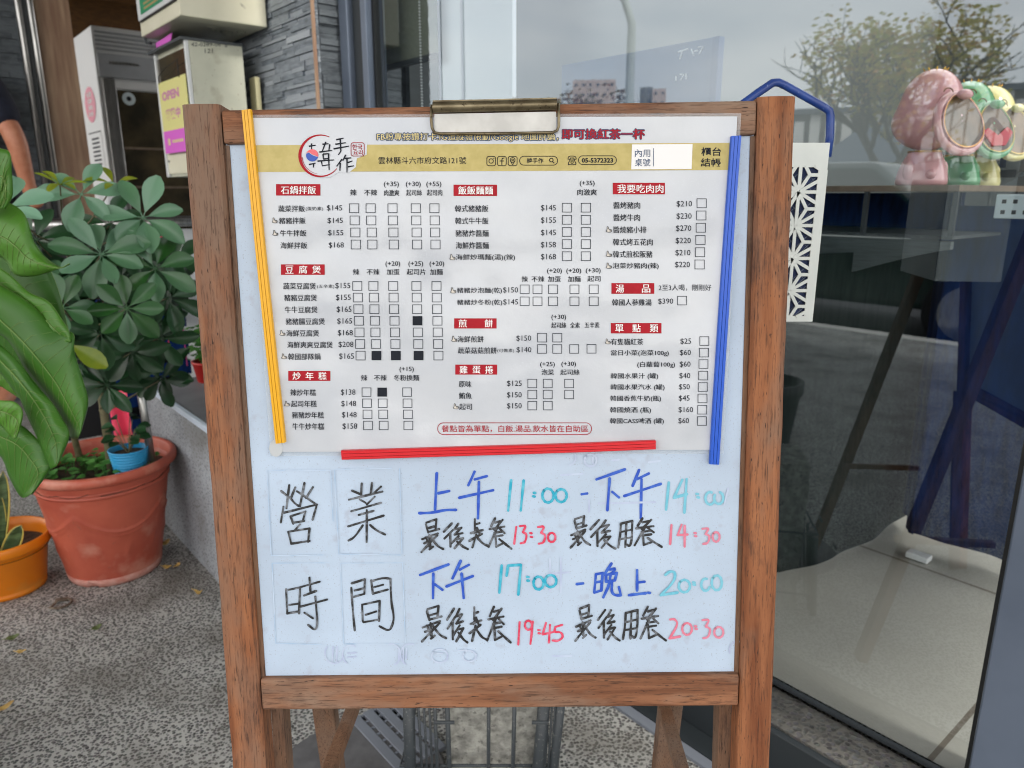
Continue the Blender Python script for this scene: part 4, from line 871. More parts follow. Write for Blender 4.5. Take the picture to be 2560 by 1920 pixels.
# ---------------------------------------------------------------- laminated menu
pt, pb_ = .0018, -.0048
A_ = BP(1235, 292, pt); B_ = BP(1240, 1128, pb_); nM = np.cross(sB, A_ - B_); nM /= np.linalg.norm(nM); nM = nM if nM @ AF > 0 else -nM
def MP(x, y, w=0.0): d = ray(x, y); P0 = A_ - nM * w; return CAM + d * (((P0 - CAM) @ nM) / (d @ nM))
MN = thing('menu_sheet', B_, 'laminated white restaurant order menu clipped to the whiteboard', 'menu')
def quad(mb, pts, w): mb.add([MP(x, y, w) for x, y in pts], [tuple(range(len(pts)))[::-1]]); return mb
def grid(pts, w, k=24):
    a, b, c, d = [np.array(p, float) for p in pts]; rows = []
    for i in range(k + 1):
        f = i / k; rows.append([MP(*((a + (d - a) * f) * (1 - g) + (b + (c - b) * f) * g), w) for g in np.linspace(0, 1, k + 1)])
    return MB().loft(rows)
SH = [(628, 295), (1843, 291), (1801, 1124), (688, 1130)]
grid(SH, 0).build('paper', K['paper'], MN, solid=.0004)
quad(MB(), [(616, 287), (1853, 283), (1809, 1134), (676, 1140)], -.0006).build('laminate_margin', K['laminate'], MN)
MB().prism([MP(690 + 17 * math.cos(a), 1120 + 22 * math.sin(a), .0006) for a in np.linspace(0, 2 * math.pi, 20, endpoint=False)], nM * .0003).build('tape_dab', K['tape'], MN)
quad(MB(), [(640, 363), (1824, 357), (1820, 425), (646, 430)], .0005).build('gold_band', K['gold'], MN)
quad(MB(), [(1580, 361), (1731.5, 360), (1729, 422.5), (1578, 423.5)], .0008).build('number_field', K['white_print'], MN)
z4 = lambda x, y: (x / 3.2529 + 560, y / 3.2529 + 230)
z5 = lambda x, y: (x / 2.6976 + 1100, y / 2.6976 + 230)
z6 = lambda x, y: (x / 3.1306 + 620, y / 3.1306 + 620)
z7 = lambda x, y: (x / 2.8359 + 1080, y / 2.8359 + 640)
def txt(mb, zf, s, x0, x1, yc, h, bold=0.0, w=.0008): put_text(mb, s, x0, x1, yc, h, lambda x, y: MP(*zf(x, y), w), bold)
def ink(w=.0008): return lambda x, y: MP(x, y, w)
TX, BXS, FB, TH = MB(), MB(), MB(), MB()
def frame_rect(mb, cx, cy, hw, hh, th, w=.0008):
    o = [(cx - hw, cy - hh), (cx + hw, cy - hh), (cx + hw, cy + hh), (cx - hw, cy + hh)]; i_ = [(cx - hw + th, cy - hh + th), (cx + hw - th, cy - hh + th), (cx + hw - th, cy + hh - th), (cx - hw + th, cy + hh - th)]
    mb.add([MP(*p, w) for p in o + i_], [(0, 4, 5, 1), (1, 5, 6, 2), (2, 6, 7, 3), (3, 7, 4, 0)])
def box_(zf, cx, cy, wz, fill=False):
    x, y = zf(cx, cy); hw = (zf(cx + wz / 2, cy)[0] - x)
    if fill: quad(FB, [(x - hw, y - hw * .95), (x + hw, y - hw * .95), (x + hw, y + hw * .95), (x - hw, y + hw * .95)], .0008)
    else: frame_rect(BXS, x, y, hw, hw * .96, 1.5)
def thumb(zf, x0, x1, y):
    a, yy = zf(x0, y); b = zf(x1, y)[0]; wd = b - a
    po = [(0,.35),(.12,.3),(.2,-.1),(.18,-.5),(.35,-.55),(.45,-.2),(.5,.05),(.9,.05),(1,.2),(.98,.5),(.8,.62),(.3,.6),(.05,.5)]
    P = [(a + p * wd, yy + q * wd * .85) for p, q in po]
    TH.mi = 1; TH.add([MP(x, y, .0007) for x, y in P], [tuple(range(len(P)))[::-1]]); TH.mi = 0
    for p, q in zip(P, P[1:] + P[:1]):
        d = np.array(q) - np.array(p); nn = np.array([-d[1], d[0]]) / (np.linalg.norm(d) + 1e-9) * .6
        TH.add([MP(*(np.array(p) + nn), .001), MP(*(np.array(q) + nn), .001), MP(*(np.array(q) - nn), .001), MP(*(np.array(p) - nn), .001)], [(0, 1, 2, 3)])
    for k in (.2, .38):
        x, y = a + wd * .62, yy + wd * .85 * k; TH.add([MP(x, y - .5, .001), MP(x + wd * .34, y - .5, .001), MP(x + wd * .34, y + .5, .001), MP(x, y + .5, .001)], [(0, 1, 2, 3)])
def item(zf, nm, x0, x1, y, price=None, p0=0, p1=0, py=None, th=None, h=None, hp=None):
    S = 1 if zf is z4 or zf is z6 else .88
    txt(TX, zf, nm, x0, x1, y, h or 52 * S); txt(TX, zf, nm, x0 + 1.3, x1 + 1.3, y, h or 52 * S, w=.00084)
    if price: txt(TX, zf, price, p0, p1, py or y, hp or 50 * S)
    if th: thumb(zf, th[0], th[1], y - 4)
def colh(zf, s, x0, x1, y, h=46): txt(TX, zf, s, x0, x1, y, h); txt(TX, zf, s, x0 + 1.3, x1 + 1.3, y, h, w=.00084)
heads = []
def heading(zf, r, chars, yc, h):
    hd = MB(); hd.mi = 0; x0, y0 = zf(r[0], r[1]); x1, y1 = zf(r[2], r[3]); quad(hd, [(x0, y0), (x1, y0), (x1, y1), (x0, y1)], .0005)
    o = hd.build('section_heading', K['red_print'], MN); mb = MB()
    for s, a, b in chars: txt(mb, zf, s, a, b, yc, h, w=.0009); txt(mb, zf, s, a + 2, b + 2, yc, h, w=.00094)
    mb.build('heading_text', K['white_print'], o)
# left column
heading(z4, (423, 749, 784, 842), [('石鍋拌飯', 462, 746)], 797, 66)
for s, a, b, y in (('辣',1025,1077,817),('不辣',1140,1243,817),('(+35)',1299,1421,753),('肉激爽',1301,1424,820),('(+30)',1478,1599,753),('起司絲',1482,1608,818),('(+55)',1645,1767,753),('起司肉',1650,1774,818)): colh(z4, s, a, b, y, 50)
item(z4, '蔬菜拌飯', 441, 656, 948, '$145', 836, 961, 945); txt(TX, z4, '(蛋奶素)', 664, 806, 950, 36)
item(z4, '豬豬拌飯', 446, 662, 1046, '$145', 841, 966, 1047, th=(390, 432)); item(z4, '牛牛拌飯', 455, 668, 1148, '$155', 846, 970, 1147, th=(395, 438)); item(z4, '海鮮拌飯', 458, 675, 1248, '$168', 851, 974, 1247)
for r in range(4):
    y = (945, 1044, 1142, 1240)[r]
    for c, (a, b) in enumerate(((1018, 1032), (1152, 1166), (1330, 1341), (1520, 1530), (1671, 1680))): box_(z4, a + (b - a) * r / 3 + 40, y, 80)
heading(z6, (258, 128, 600, 210), [('豆', 292, 354), ('腐', 397, 462), ('煲', 502, 568)], 169, 62)
for s, a, b, y in (('辣',820,870,187),('不辣',928,1028,187),('(+20)',1075,1190,127),('加蛋',1085,1185,187),('(+25)',1255,1370,127),('起司片',1242,1390,187),('(+20)',1420,1535,127),('加麵',1424,1523,187)): colh(z6, s, a, b, y, 47)
tofu = [('蔬菜豆腐煲',275,530,'$155',683,800,298),('豬豬豆腐煲',283,538,'$155',688,804,390),('牛牛豆腐煲',288,543,'$165',693,810,483),('豬豬腸豆腐煲',294,600,'$165',698,815,575),('海鮮豆腐煲',300,555,'$168',703,820,667),('海鮮爽爽豆腐煲',307,662,'$208',708,825,758),('韓國部隊鍋',314,566,'$165',713,829,850)]
for r, (s, a, b, p, c, d, y) in enumerate(tofu):
    item(z6, s, a, b, y, p, c, d, y - 1, th=(248, 290) if r == 4 else (261, 302) if r == 6 else None)
    for k, (u, v) in enumerate(((855, 881), (981, 1005), (1136, 1157), (1318, 1335), (1475, 1490))): box_(z6, u + (v - u) * r / 6, 297 + 545 * r / 6, 76, (r, k) in ((3, 3), (6, 1), (6, 2), (6, 3)))
txt(TX, z6, '(五辛素)', 540, 675, 302, 34)
heading(z6, (315, 962, 645, 1040), [('炒', 348, 410), ('年', 450, 512), ('糕', 550, 613)], 1001, 60)
for s, a, b, y in (('辣',883,932,1016),('不辣',986,1084,1016),('(+15)',1185,1297,952),('冬粉換麵',1140,1338,1016)): colh(z6, s, a, b, y, 46)
for r, (s, a, b, p, c, d, y) in enumerate((('辣炒年糕',331,530,'$138',726,841,1131),('起司年糕',337,536,'$148',730,846,1220),('豬豬炒年糕',343,592,'$148',735,850,1308),('牛牛炒年糕',347,595,'$158',739,855,1397))):
    item(z6, s, a, b, y, p, c, d, y, th=(285, 325) if r == 1 else None)
    for k, u in enumerate((927, 1050, 1245)): box_(z6, u + 4 * r - (k == 2) * r * .7, 1128 + 87 * r, 74, (r, k) == (0, 1))
# middle column
heading(z5, (91, 625, 385, 701), [('飯飯麵麵', 122, 356)], 663, 56)
colh(z5, '(+35)', 942, 1042, 618, 40); colh(z5, '肉激爽', 925, 1057, 676, 42)
for r, (s, a, b, p, y) in enumerate((('韓式豬豬飯',100,325,'$145',786),('韓式牛牛飯',102,326,'$155',869),('豬豬炸醬麵',104,327,'$145',953),('海鮮炸醬麵',106,328,'$158',1035),('海鮮炒瑪麵(湯)(辣)',107,505,'$168',1116))):
    item(z5, s, a, b, y, p, 681, 782, y - 3, th=(65, 103) if r == 4 else None)
    for u in (856, 984): box_(z5, u, 780 + 81.8 * r, 66)
for s, a, b, y in (('(+20)',815,920,108),('(+20)',952,1057,108),('(+30)',1090,1195,106),('辣',635,678,163),('不辣',705,796,163),('加蛋',822,912,163),('加麵',963,1053,163),('起司',1102,1194,161)): colh(z7, s, a, b, y, 41)
item(z7, '豬豬炒泡麵(乾)', 176, 495, 246, '$150', 504, 610, 243, th=(130, 170)); item(z7, '豬豬炒冬粉(乾)', 177, 497, 331, '$145', 505, 610, 328)
for u in (657, 748, 858, 1010, 1147): box_(z7, u, 236, 68); box_(z7, u, 321, 68)
heading(z7, (157, 442, 458, 514), [('煎', 188, 246), ('餅', 372, 430)], 478, 56)
for s, a, b, y in (('(+30)',846,950,436),('起司絲',846,950,491),('全素',979,1047,491),('五辛素',1082,1186,489)): colh(z7, s, a, b, y, 41)
item(z7, '海鮮煎餅', 181, 365, 590, '$150', 598, 703, 585, th=(138, 178)); item(z7, '蔬菜菇菇煎餅', 183, 458, 670, '$140', 599, 704, 667); txt(TX, z7, '(可做素)', 463, 582, 672, 30)
for u, y in ((780,579),(888,579),(780,659),(888,659),(1008,659),(1131,658)): box_(z7, u, y, 68)
heading(z7, (165, 770, 462, 841), [('雞', 195, 250), ('蛋', 286, 342), ('捲', 376, 432)], 806, 54)
for s, a, b, y in (('(+25)',766,870,771),('(+30)',917,1020,769),('泡菜',776,864,824),('起司絲',910,1045,824)): colh(z7, s, a, b, y, 41)
for r, (s, a, b, y, th) in enumerate((('原味',190,278,908,None),('鮪魚',191,280,990,None),('起司',193,282,1068,(150,188)))):
    item(z7, s, a, b, y, ('$125','$150','$150')[r], 532, 636, y - 3, th=th)
    for u in (711, 821, 972)[:3 if r < 2 else 2]: box_(z7, u, (904, 982, 1061)[r], 67)
# right column
heading(z5, (1165, 612, 1517, 690), [('我要吃肉肉', 1196, 1505)], 652, 57)
for r, (s, a, b, p, c, d, y) in enumerate((('醬烤豬肉',1169,1349,'$210',1596,1700,764),('醬烤牛肉',1169,1348,'$230',1595,1697,847),('醬燒豬小排',1168,1392,'$270',1592,1695,929),('韓式烤五花肉',1166,1434,'$220',1590,1692,1012),('韓式煎松阪豬',1165,1432,'$210',1588,1689,1094),('泡菜炒豬肉(辣)',1164,1474,'$220',1586,1686,1174))):
    item(z5, s, a, b, y, p, c, d, y - 8, th=(1120, 1158) if r in (2, 4, 5) else None); box_(z5, 1765 - 2.8 * r, 750 + 82.6 * r, 67)
heading(z7, (1272, 192, 1576, 268), [('湯', 1302, 1360), ('品', 1488, 1546)], 231, 58)
txt(TX, z7, '2至3人喝，剛剛好', 1607, 1980, 224, 46); item(z7, '韓國人蔘雞湯', 1276, 1556, 329, '$390', 1604, 1710, 323); box_(z7, 1773, 316, 68)
heading(z7, (1268, 475, 1627, 549), [('單', 1298, 1356), ('點', 1420, 1478), ('類', 1544, 1602)], 512, 56)
for s, a, b, p, c, d, y, bx, by in (('有隻貓紅茶',1268,1497,'$25',1761,1838,608,1931,603),('當日小菜(泡菜100g)',1268,1678,'$60',1758,1836,689,1928,685),('(白蘿蔔100g)',1455,1722,'$60',1757,1833,771,1925,766),('韓國水果汁 (罐)',1266,1603,'$40',1754,1831,853,1923,848),('韓國水果汽水 (罐)',1265,1648,'$50',1752,1828,932,1920,929),('韓國香蕉牛奶(瓶)',1264,1623,'$45',1750,1827,1012,1918,1010),('韓國燒酒 (瓶)',1262,1552,'$160',1748,1851,1094,1916,1090),('韓國CASS啤酒 (罐)',1261,1643,'$60',1747,1822,1172,1914,1170)):
    item(z7, s, a, b, y, p, c, d, y - 2, th=(1228, 1265) if y == 608 else None); box_(z7, bx, by, 68)
TX.build('printed_text', K['ink'], MN); BXS.build('tick_box_print', K['ink_soft'], MN); FB.build('filled_box_print', K['ink'], MN); TH.build('thumb_print', [K['ink_soft'], K['thumb']], MN)
# header band
mb = MB(); txt(mb, z4, '雲林縣斗六市府文路121號', 1255, 1970, 556, 58, .004); txt(mb, z5, '韓手作', 585, 697, 463, 36, .012); txt(mb, z5, '05-5372323', 956, 1168, 461, 32, .03)
txt(mb, z5, '櫃台', 1762, 1897, 402, 58, .016); txt(mb, z5, '結帳', 1758, 1895, 475, 58, .016)
def line(pts, wd, w=.0009, closed=False):
    P = [np.array(p, float) for p in pts]; P = P + [P[0]] if closed else P
    for a, b in zip(P[:-1], P[1:]):
        d = b - a; q = d / (np.linalg.norm(d) + 1e-9) * wd * .3; nn = np.array([-d[1], d[0]]) / (np.linalg.norm(d) + 1e-9) * wd / 2
        mb.add([MP(*(a - q + nn), w), MP(*(b + q + nn), w), MP(*(b + q - nn), w), MP(*(a - q - nn), w)], [(0, 1, 2, 3)])
def rrect(x0, y0, x1, y1, r, k=6):
    out = []
    for cx, cy, a0 in ((x1 - r, y0 + r, -90), (x1 - r, y1 - r, 0), (x0 + r, y1 - r, 90), (x0 + r, y0 + r, 180)):
        for i in range(k + 1): a = rad(a0 + 90 * i / k); out.append((cx + r * math.cos(a), cy + r * math.sin(a)))
    return out
def zpts(zf, pts): return [zf(*p) for p in pts]
circ = lambda cx, cy, r, n_=18: [(cx + r * math.cos(2 * math.pi * i / n_), cy + r * math.sin(2 * math.pi * i / n_)) for i in range(n_)]
for x0, x1 in ((316, 375), (388, 447), (460, 520)): line(zpts(z5, rrect(x0, 434, x1, 497, 14)), 1.7, closed=True)
line(zpts(z5, circ(345, 465, 15)), 1.7, closed=True); line(zpts(z5, [(362, 447), (364, 449)]), 2)
line(zpts(z5, [(432, 445), (420, 447), (417, 460), (417, 490)]), 2); line(zpts(z5, [(404, 465), (430, 465)]), 2)
line(zpts(z5, circ(490, 458, 16)), 1.7, closed=True); line(zpts(z5, circ(490, 458, 6)), 1.5, closed=True); line(zpts(z5, [(474, 464), (490, 491), (506, 464)]), 1.7)
line(zpts(z5, rrect(537, 433, 793, 493, 29)), 1.6, closed=True); line(zpts(z5, circ(751, 459, 12)), 1.8, closed=True); line(zpts(z5, [(759, 468), (769, 479)]), 2.2)
line(zpts(z5, rrect(934, 430, 1190, 489, 29)), 1.6, closed=True)
line(zpts(z5, [(863, 452), (866, 437), (880, 432), (900, 432), (915, 437), (919, 452), (905, 455), (902, 445), (880, 445), (876, 455)]), 1.7, closed=True)
line(zpts(z5, [(878, 458), (866, 478), (866, 490), (916, 490), (916, 478), (904, 458)]), 1.7, closed=True); line(zpts(z5, circ(891, 473, 8)), 1.6, closed=True)
mb.build('header_text', K['ink'], MN)
mb = MB(); txt(mb, z5, '內用', 1315, 1418, 412, 52, w=.0011); txt(mb, z5, '桌號', 1314, 1419, 475, 52, w=.0011); line(zpts(z5, [(1441, 380), (1439, 500)]), 1.6, .0011); mb.build('table_number_text', K['navy_print'], MN)
mb = MB()
for k in range(8):
    ox, oy = 2.0 * math.cos(k * math.pi / 4), 2.0 * math.sin(k * math.pi / 4)
    put_text(mb, '即可換紅茶一杯', 1405 + ox, 1611 + ox, 335 + oy, 25, ink(.0005 + .00004 * k)); put_text(mb, 'FB粉專按讚打卡.IG追蹤發限動/Google 地圖評論，', 942 + ox, 1396 + ox, 343 + oy, 21.5, ink(.0005 + .00004 * k))
mb.build('slogan_outline', K['navy_print'], MN)
mb = MB(); put_text(mb, '即可換紅茶一杯', 1405, 1611, 335, 25, ink(.0010)); put_text(mb, '即可換紅茶一杯', 1406.4, 1612.4, 335, 25, ink(.00105)); mb.build('red_slogan', K['red_print'], MN)
mb = MB(); put_text(mb, 'FB粉專按讚打卡.IG追蹤發限動/Google 地圖評論，', 942, 1396, 343, 21.5, ink(.0010), .0); mb.build('yellow_slogan', K['yellow_print'], MN)
mb = MB(); txt(mb, z7, '餐點皆為單點，白飯.湯品.飲水皆在自助區', 68, 1108, 1225, 50, .004); line(zpts(z7, rrect(40, 1183, 1131, 1266, 40)), 1.6, closed=True); mb.build('red_notice', K['red_print'], MN)
# printed emblem
lg = quad(MB(), [z4(*p) for p in [(612, 470), (650, 390), (720, 345), (830, 340), (1010, 372), (1130, 400), (1165, 420), (1160, 510), (1080, 540), (1072, 610), (1010, 660), (935, 650), (860, 695), (770, 695), (690, 660), (630, 600), (605, 530)]], .0007).build('emblem', K['paper'], MN)
mb = MB()
def brush(pts, w0, w1, w=.0010):
    P = [np.array(p, float) for p in zpts(z4, pts)]; k = len(P); vs = []
    for i in range(k):
        d = P[min(i + 1, k - 1)] - P[max(i - 1, 0)]; nn = np.array([-d[1], d[0]]) / (np.linalg.norm(d) + 1e-9); f = i / (k - 1); hw = (w0 + (w1 - w0) * f) / 3.25 / 2
        vs += [MP(*(P[i] + nn * hw), w), MP(*(P[i] - nn * hw), w)]
    mb.add(vs, [(2 * i, 2 * i + 1, 2 * i + 3, 2 * i + 2) for i in range(k - 1)])
arc = lambda a0, a1, r=168, cx=785, cy=518, n_=26: [(cx + r * math.cos(rad(a0 + (a1 - a0) * i / n_)), cy + r * math.sin(rad(a0 + (a1 - a0) * i / n_))) for i in range(n_ + 1)]
brush(arc(-65, -180), 6, 26); brush(arc(180, 38), 26, 5, .0011); brush(arc(175, 100, 150), 6, 2, .0012)
for s in (arc(0, 360, 0), ): pass
line(zpts(z4, rrect(1033, 412, 1140, 520, 18)), 1.7, .0012, True)
txt(mb, z4, '한국', 1042, 1125, 447, 44, .01, .0012); txt(mb, z4, '요리', 1050, 1128, 492, 40, .01, .0012)
mb.build('red_ring_and_seal', K['red_print'], lg)
mb = MB()
for i, s in enumerate((([(690, 442), (745, 432)]), ([(712, 418), (712, 470)]), ([(690, 590), (745, 578)]), ([(730, 580), (726, 615)]), ([(800, 425), (850, 420)]), ([(828, 405), (800, 480)]), ([(775, 488), (878, 475)]), ([(860, 425), (852, 480)]), ([(805, 505), (808, 545)]), ([(805, 505), (852, 500)]), ([(852, 500), (848, 540)]), ([(806, 545), (850, 540)]), ([(760, 562), (895, 552)]), ([(790, 555), (800, 600), (860, 590)]), ([(850, 500), (855, 635)]), ([(912, 388), (972, 375)]), ([(905, 425), (990, 412)]), ([(890, 462), (1015, 440)]), ([(945, 385), (950, 480), (930, 512)]), ([(960, 545), (915, 605)]), ([(945, 575), (942, 640)]), ([(990, 510), (965, 560)]), ([(980, 540), (1035, 535)]), ([(1000, 540), (1000, 655)]), ([(1005, 575), (1045, 560)]), ([(1008, 608), (1058, 600)]))): brush(s, 13, 8, .0010 + .00004 * (i % 12))
mb.build('brush_characters', K['ink'], lg)
cx, cy, r = 717, 515, 50
red = [(cx + r * math.cos(a), cy + r * math.sin(a)) for a in np.linspace(math.pi + .25, 2 * math.pi + .25, 16)] + [(cx + 25, cy + 2), (cx, cy - 8), (cx - 28, cy - 26), (cx - 44, cy - 20)]
blu = [(cx + r * math.cos(a), cy + r * math.sin(a)) for a in np.linspace(.25, math.pi + .25, 16)] + [(cx - 28, cy - 22), (cx, cy - 2), (cx + 25, cy + 8)]
quad(MB(), zpts(z4, red)[::-1], .0012).build('red_half', K['pink_print'], lg); quad(MB(), zpts(z4, blu)[::-1], .0013).build('blue_half', K['blue_print'], lg)

# coloured plastic binding strips stuck over the menu
def strip(name, a0, a1, b0, b1, m, label, w0, w1, hgt=.0042):
    prof = [(0, 0), (0, .55), (.06, .95), (.10, 1), (.30, 1), (.31, .72), (.335, .72), (.345, 1), (.64, 1), (.65, .72), (.675, .72), (.685, 1), (.90, 1), (.95, .92), (1, .5), (1, 0)]
    k = 20; rows = []
    for i in range(k + 1):
        f = i / k; A = np.array(a0, float) * (1 - f) + np.array(b0, float) * f; B = np.array(a1, float) * (1 - f) + np.array(b1, float) * f; w = w0 + (w1 - w0) * f
        bend = (B - A) / np.linalg.norm(B - A) * (1.6 * math.sin(f * 3.1 + a0[0]) + .15 * math.sin(f * 9 + a0[1]))
        rows.append([BP(*(A + bend + (B - A) * x), w) - nB_ * hgt * y for x, y in prof])
    mb = MB().loft(rows, True); n_ = len(prof); mb.f += [tuple(range(n_))[::-1], tuple(k * n_ + j for j in range(n_))]; mb.m += [0, 0]
    c = BP(*((np.array(a0) + np.array(b1)) / 2), (w0 + w1) / 2)
    mb.build(name, K[m], origin=c, auto=25, label=label, cat='binding strip', group='plastic strips around the menu')
strip('binding_strip', (606, 278), (630, 275), (692, 1107), (717, 1104), 'strip_yellow', 'ribbed yellow plastic strip holding one side of the menu', .0022, -.0042)
strip('binding_strip', (1825, 342), (1851, 341), (1772, 1158), (1797, 1159), 'strip_blue', 'ribbed blue plastic strip holding the other side of the menu', .0014, -.0052)
strip('binding_strip', (1637.5, 1121), (1637.5, 1098), (857, 1149), (855, 1125), 'strip_red', 'ribbed red plastic strip along the bottom edge of the menu', -.0042, -.0042)

# ---------------------------------------------------------------- white lattice holder with blue hanger, behind the right post
def holder():
    Yh = .84
    q = lambda x, y, Y=Yh: ony(x, y, Y)
    t = thing('umbrella_holder', q(1990, 800), 'white lattice metal holder with navy lining and bent blue hanger', 'holder')
    a = AR; z0, z1 = q(2020, 804)[2], q(2020, 357)[2]; x1t, x1b = q(2064, 360)[0], q(2040, 804)[0]; xr = (x1t + x1b) / 2; xl = xr - .175; dep = .10; Y = Yh
    fr = lambda x, z, y=0: V(x, Y + y, z)
    H = z1 - z0; th = .0015
    def plate(x0, x1, za, zb): return (fr(x0, za), V(x1 - x0, 0, 0), V(0, th, 0), V(0, 0, zb - za))
    mb = MB(); hz0, hz1 = ony(2020, 790, Yh)[2], ony(2020, 418, Yh)[2]; x0_, x1_ = xl + .012, xr - .0095
    for p in (plate(xl, xr, hz1, z1), plate(xl, xr, z0, hz0), plate(xl, x0_, hz0, hz1), plate(x1_, xr, hz0, hz1)): mb.box(*p)
    # hemp-leaf lattice: flat ribs between star centres and hexagon corners, clipped to the window
    ppm = FPX / (CAM - V(0, Y, (z0 + z1) / 2))[2:].size * 0 + 1850 / float((V(xr, Y, (z0 + z1) / 2) - CAM) @ AF); P_ = 81 / ppm; cx = x1_ - 44 / ppm; rb = .0036
    def rib(A, B):
        A, B = np.array(A), np.array(B); d = B - A
        t0, t1 = 0., 1.
        for lo, hi, a_, dd in ((x0_ - .001, x1_ + .001, A[0], d[0]), (hz0 - .001, hz1 + .001, A[1], d[1])):
            if abs(dd) < 1e-9:
                if a_ < lo or a_ > hi: return
            else:
                u, v = sorted(((lo - a_) / dd, (hi - a_) / dd)); t0, t1 = max(t0, u), min(t1, v)
        if t1 - t0 < .02: return
        a3, b3 = A + d * t0, A + d * t1; nn = np.array([-d[1], d[0]]) / np.linalg.norm(d) * rb / 2
        rib.i += 1; o = .0002 * (rib.i % 6)
        mb.prism([fr(*(a3 + nn), -.0001 - o), fr(*(b3 + nn), -.0001 - o), fr(*(b3 - nn), -.0001 - o), fr(*(a3 - nn), -.0001 - o)], V(0, th, 0))
    rib.i = 0
    first = ony(1990, 480, Yh)[2]; dx = P_ * math.sqrt(3) / 2
    vert = lambda i, j: np.array([cx + i * dx, first - j * P_ - (P_ / 2 if i % 2 else 0)])
    for i in range(-3, 2):
        for j in range(-3, 7):
            A, B = vert(i, j), vert(i, j + 1); Rr = vert(i + 1, j) if i % 2 == 0 else vert(i + 1, j + 1); Lf = vert(i - 1, j) if i % 2 == 0 else vert(i - 1, j + 1)
            rib(A, B); rib(A, Rr); rib(B, Rr)
            for tri in ((A, B, Rr), (A, B, Lf)):
                g = sum(tri) / 3
                for q_ in tri: rib(g, q_)
    mb.build('lattice_front', K['lattice'], t)
    MB().box(fr(xl, z0, .004), V(xr - xl, 0, 0), V(0, .002, 0), V(0, 0, hz1 - z0 + .01)).build('navy_lining', K['navy_mesh'], t)
    m2 = MB()
    for i in range(26):
        for j in range(13):
            s = .012; px_, pz_ = x0_ + j * s, hz0 + i * s
            if px_ + s < xr - .006 and pz_ + s < hz1:
                m2.tube([fr(px_, pz_, .0035), fr(px_ + s, pz_ + s, .0035)], .0004, 3, cap=False).tube([fr(px_ + s, pz_, .0032), fr(px_, pz_ + s, .0032)], .0004, 3, cap=False)
    m2.build('net_pattern', K['alu'], t)
    MB().box(fr(xr - .002, z0, .002), V(.0035, 0, 0), V(0, dep, 0), V(0, 0, H - .028)).box(fr(xl - .0015, z0, .002), V(.002, 0, 0), V(0, dep, 0), V(0, 0, H)).box(fr(xl, z0, .006), V(xr - xl, 0, 0), V(0, dep - .006, 0), V(0, 0, .002)).box(fr(xl, z0, dep), V(xr - xl, 0, 0), V(0, .002, 0), V(0, 0, H)).build('holder_shell', K['lattice'], t)
    hk = [q(1868, 252, Yh + .03), q(1895, 232, Yh + .03), q(1932, 207, Yh + .03), q(1946, 206, Yh + .03), q(1962, 213, Yh + .03), q(2062, 269, Yh + .03), q(2073, 277, Yh + .03), q(2076, 290, Yh + .03), q(2075, 340, Yh + .03), q(2068, 392, Yh + .03)]
    hk = [q(1800, 300, Yh + .03)] + hk
    s = MB().tube(hk, .0045, 12); s.build('blue_hanger', K['bluepaint'], t, smooth=True)
holder()

# ---------------------------------------------------------------- things on the ground under the board
def rack():
    base = onz(1200, 1915); t = thing('wire_stand', base, 'dark grey wire stand around a rough concrete block under the board', 'wire stand')
    y0 = base[1] - .02; top = .40
    def rod(xa, ya, xb, yb, Ya, Yb, r, nm='rod'): return (CAM + ray(xa, ya) * Ya, CAM + ray(xb, yb) * Yb, r)
    F0 = 1.13
    mb = MB()
    for x, r in ((1042, .0022), (1056, .002), (1070, .002), (1084, .003), (1116, .004), (1222, .0030), (1288, .0034), (1372, .004), (1384, .002), (1392, .002)):
        P = onz(x - (x - 1210) * .10, 1990); P = V(P[0], P[1], 0); Q = CAM + ray(x, 1700) * (((P[1] + .02) - 0) / ray(x, 1700)[1]); mb.tube([P, Q], r, 8)
    mb.build('wires', K['dark_grey'], t, smooth=True)
    for x, r in ((1012, .0095), (1358, .010), (1400, .0075)):
        P = onz(x - (x - 1210) * .10 - 4, 1990); Q = CAM + ray(x + 8, 1700) * ((P[1] + .02) / ray(x + 8, 1700)[1]); MB().tube([V(P[0], P[1], 0), Q], r, 12).build('leg', K['dark_grey'], t, smooth=True)
    zt_ = Q[2]; a = onz(1002, 1990); b = onz(1380, 1990)
    for z in (.05, zt_): MB().tube([V(a[0], a[1] + .01, z), V(b[0], b[1] + .01, z), V(b[0] - .01, b[1] + .2, z), V(a[0] + .01, a[1] + .2, z)], .003, 8, closed=True).build('ring_rod', K['dark_grey'], t, smooth=True)
    for xa, xb, y in ((1085, 1136, 1806), (1330, 1372, 1806)): MB().tube([CAM + ray(xa, y) * 1.13, CAM + ray(xb, y) * 1.13], .0028, 8).build('cross_wire', K['dark_grey'], t, smooth=True)
    P = CAM + ray(1235, 1900) * 1.22; P[2] = 0
    w = .148; mb = MB(); rr = random.Random(4); rows = []
    for i in range(13):
        z = .36 * i / 12; row = []
        for sx, sy in [(x / 6 - .5, -.5) for x in range(7)] + [(.5, y / 3 - .5) for y in range(1, 4)] + [(.5 - x / 6, .5) for x in range(1, 7)] + [(-.5, .5 - y / 3) for y in range(1, 3)]:
            row.append(P + V(sx * w + rr.uniform(-.003, .003), .06 + sy * .10 + rr.uniform(-.003, .003), z))
        rows.append(row)
    mb.loft(rows, True); n_ = len(rows[0]); mb.f.append(tuple(12 * n_ + j for j in range(n_))); mb.m.append(0)
    mb.build('concrete_block', K['concrete'], smooth=False, label='rough pale concrete block standing inside the wire stand', cat='block', origin=P)
rack()
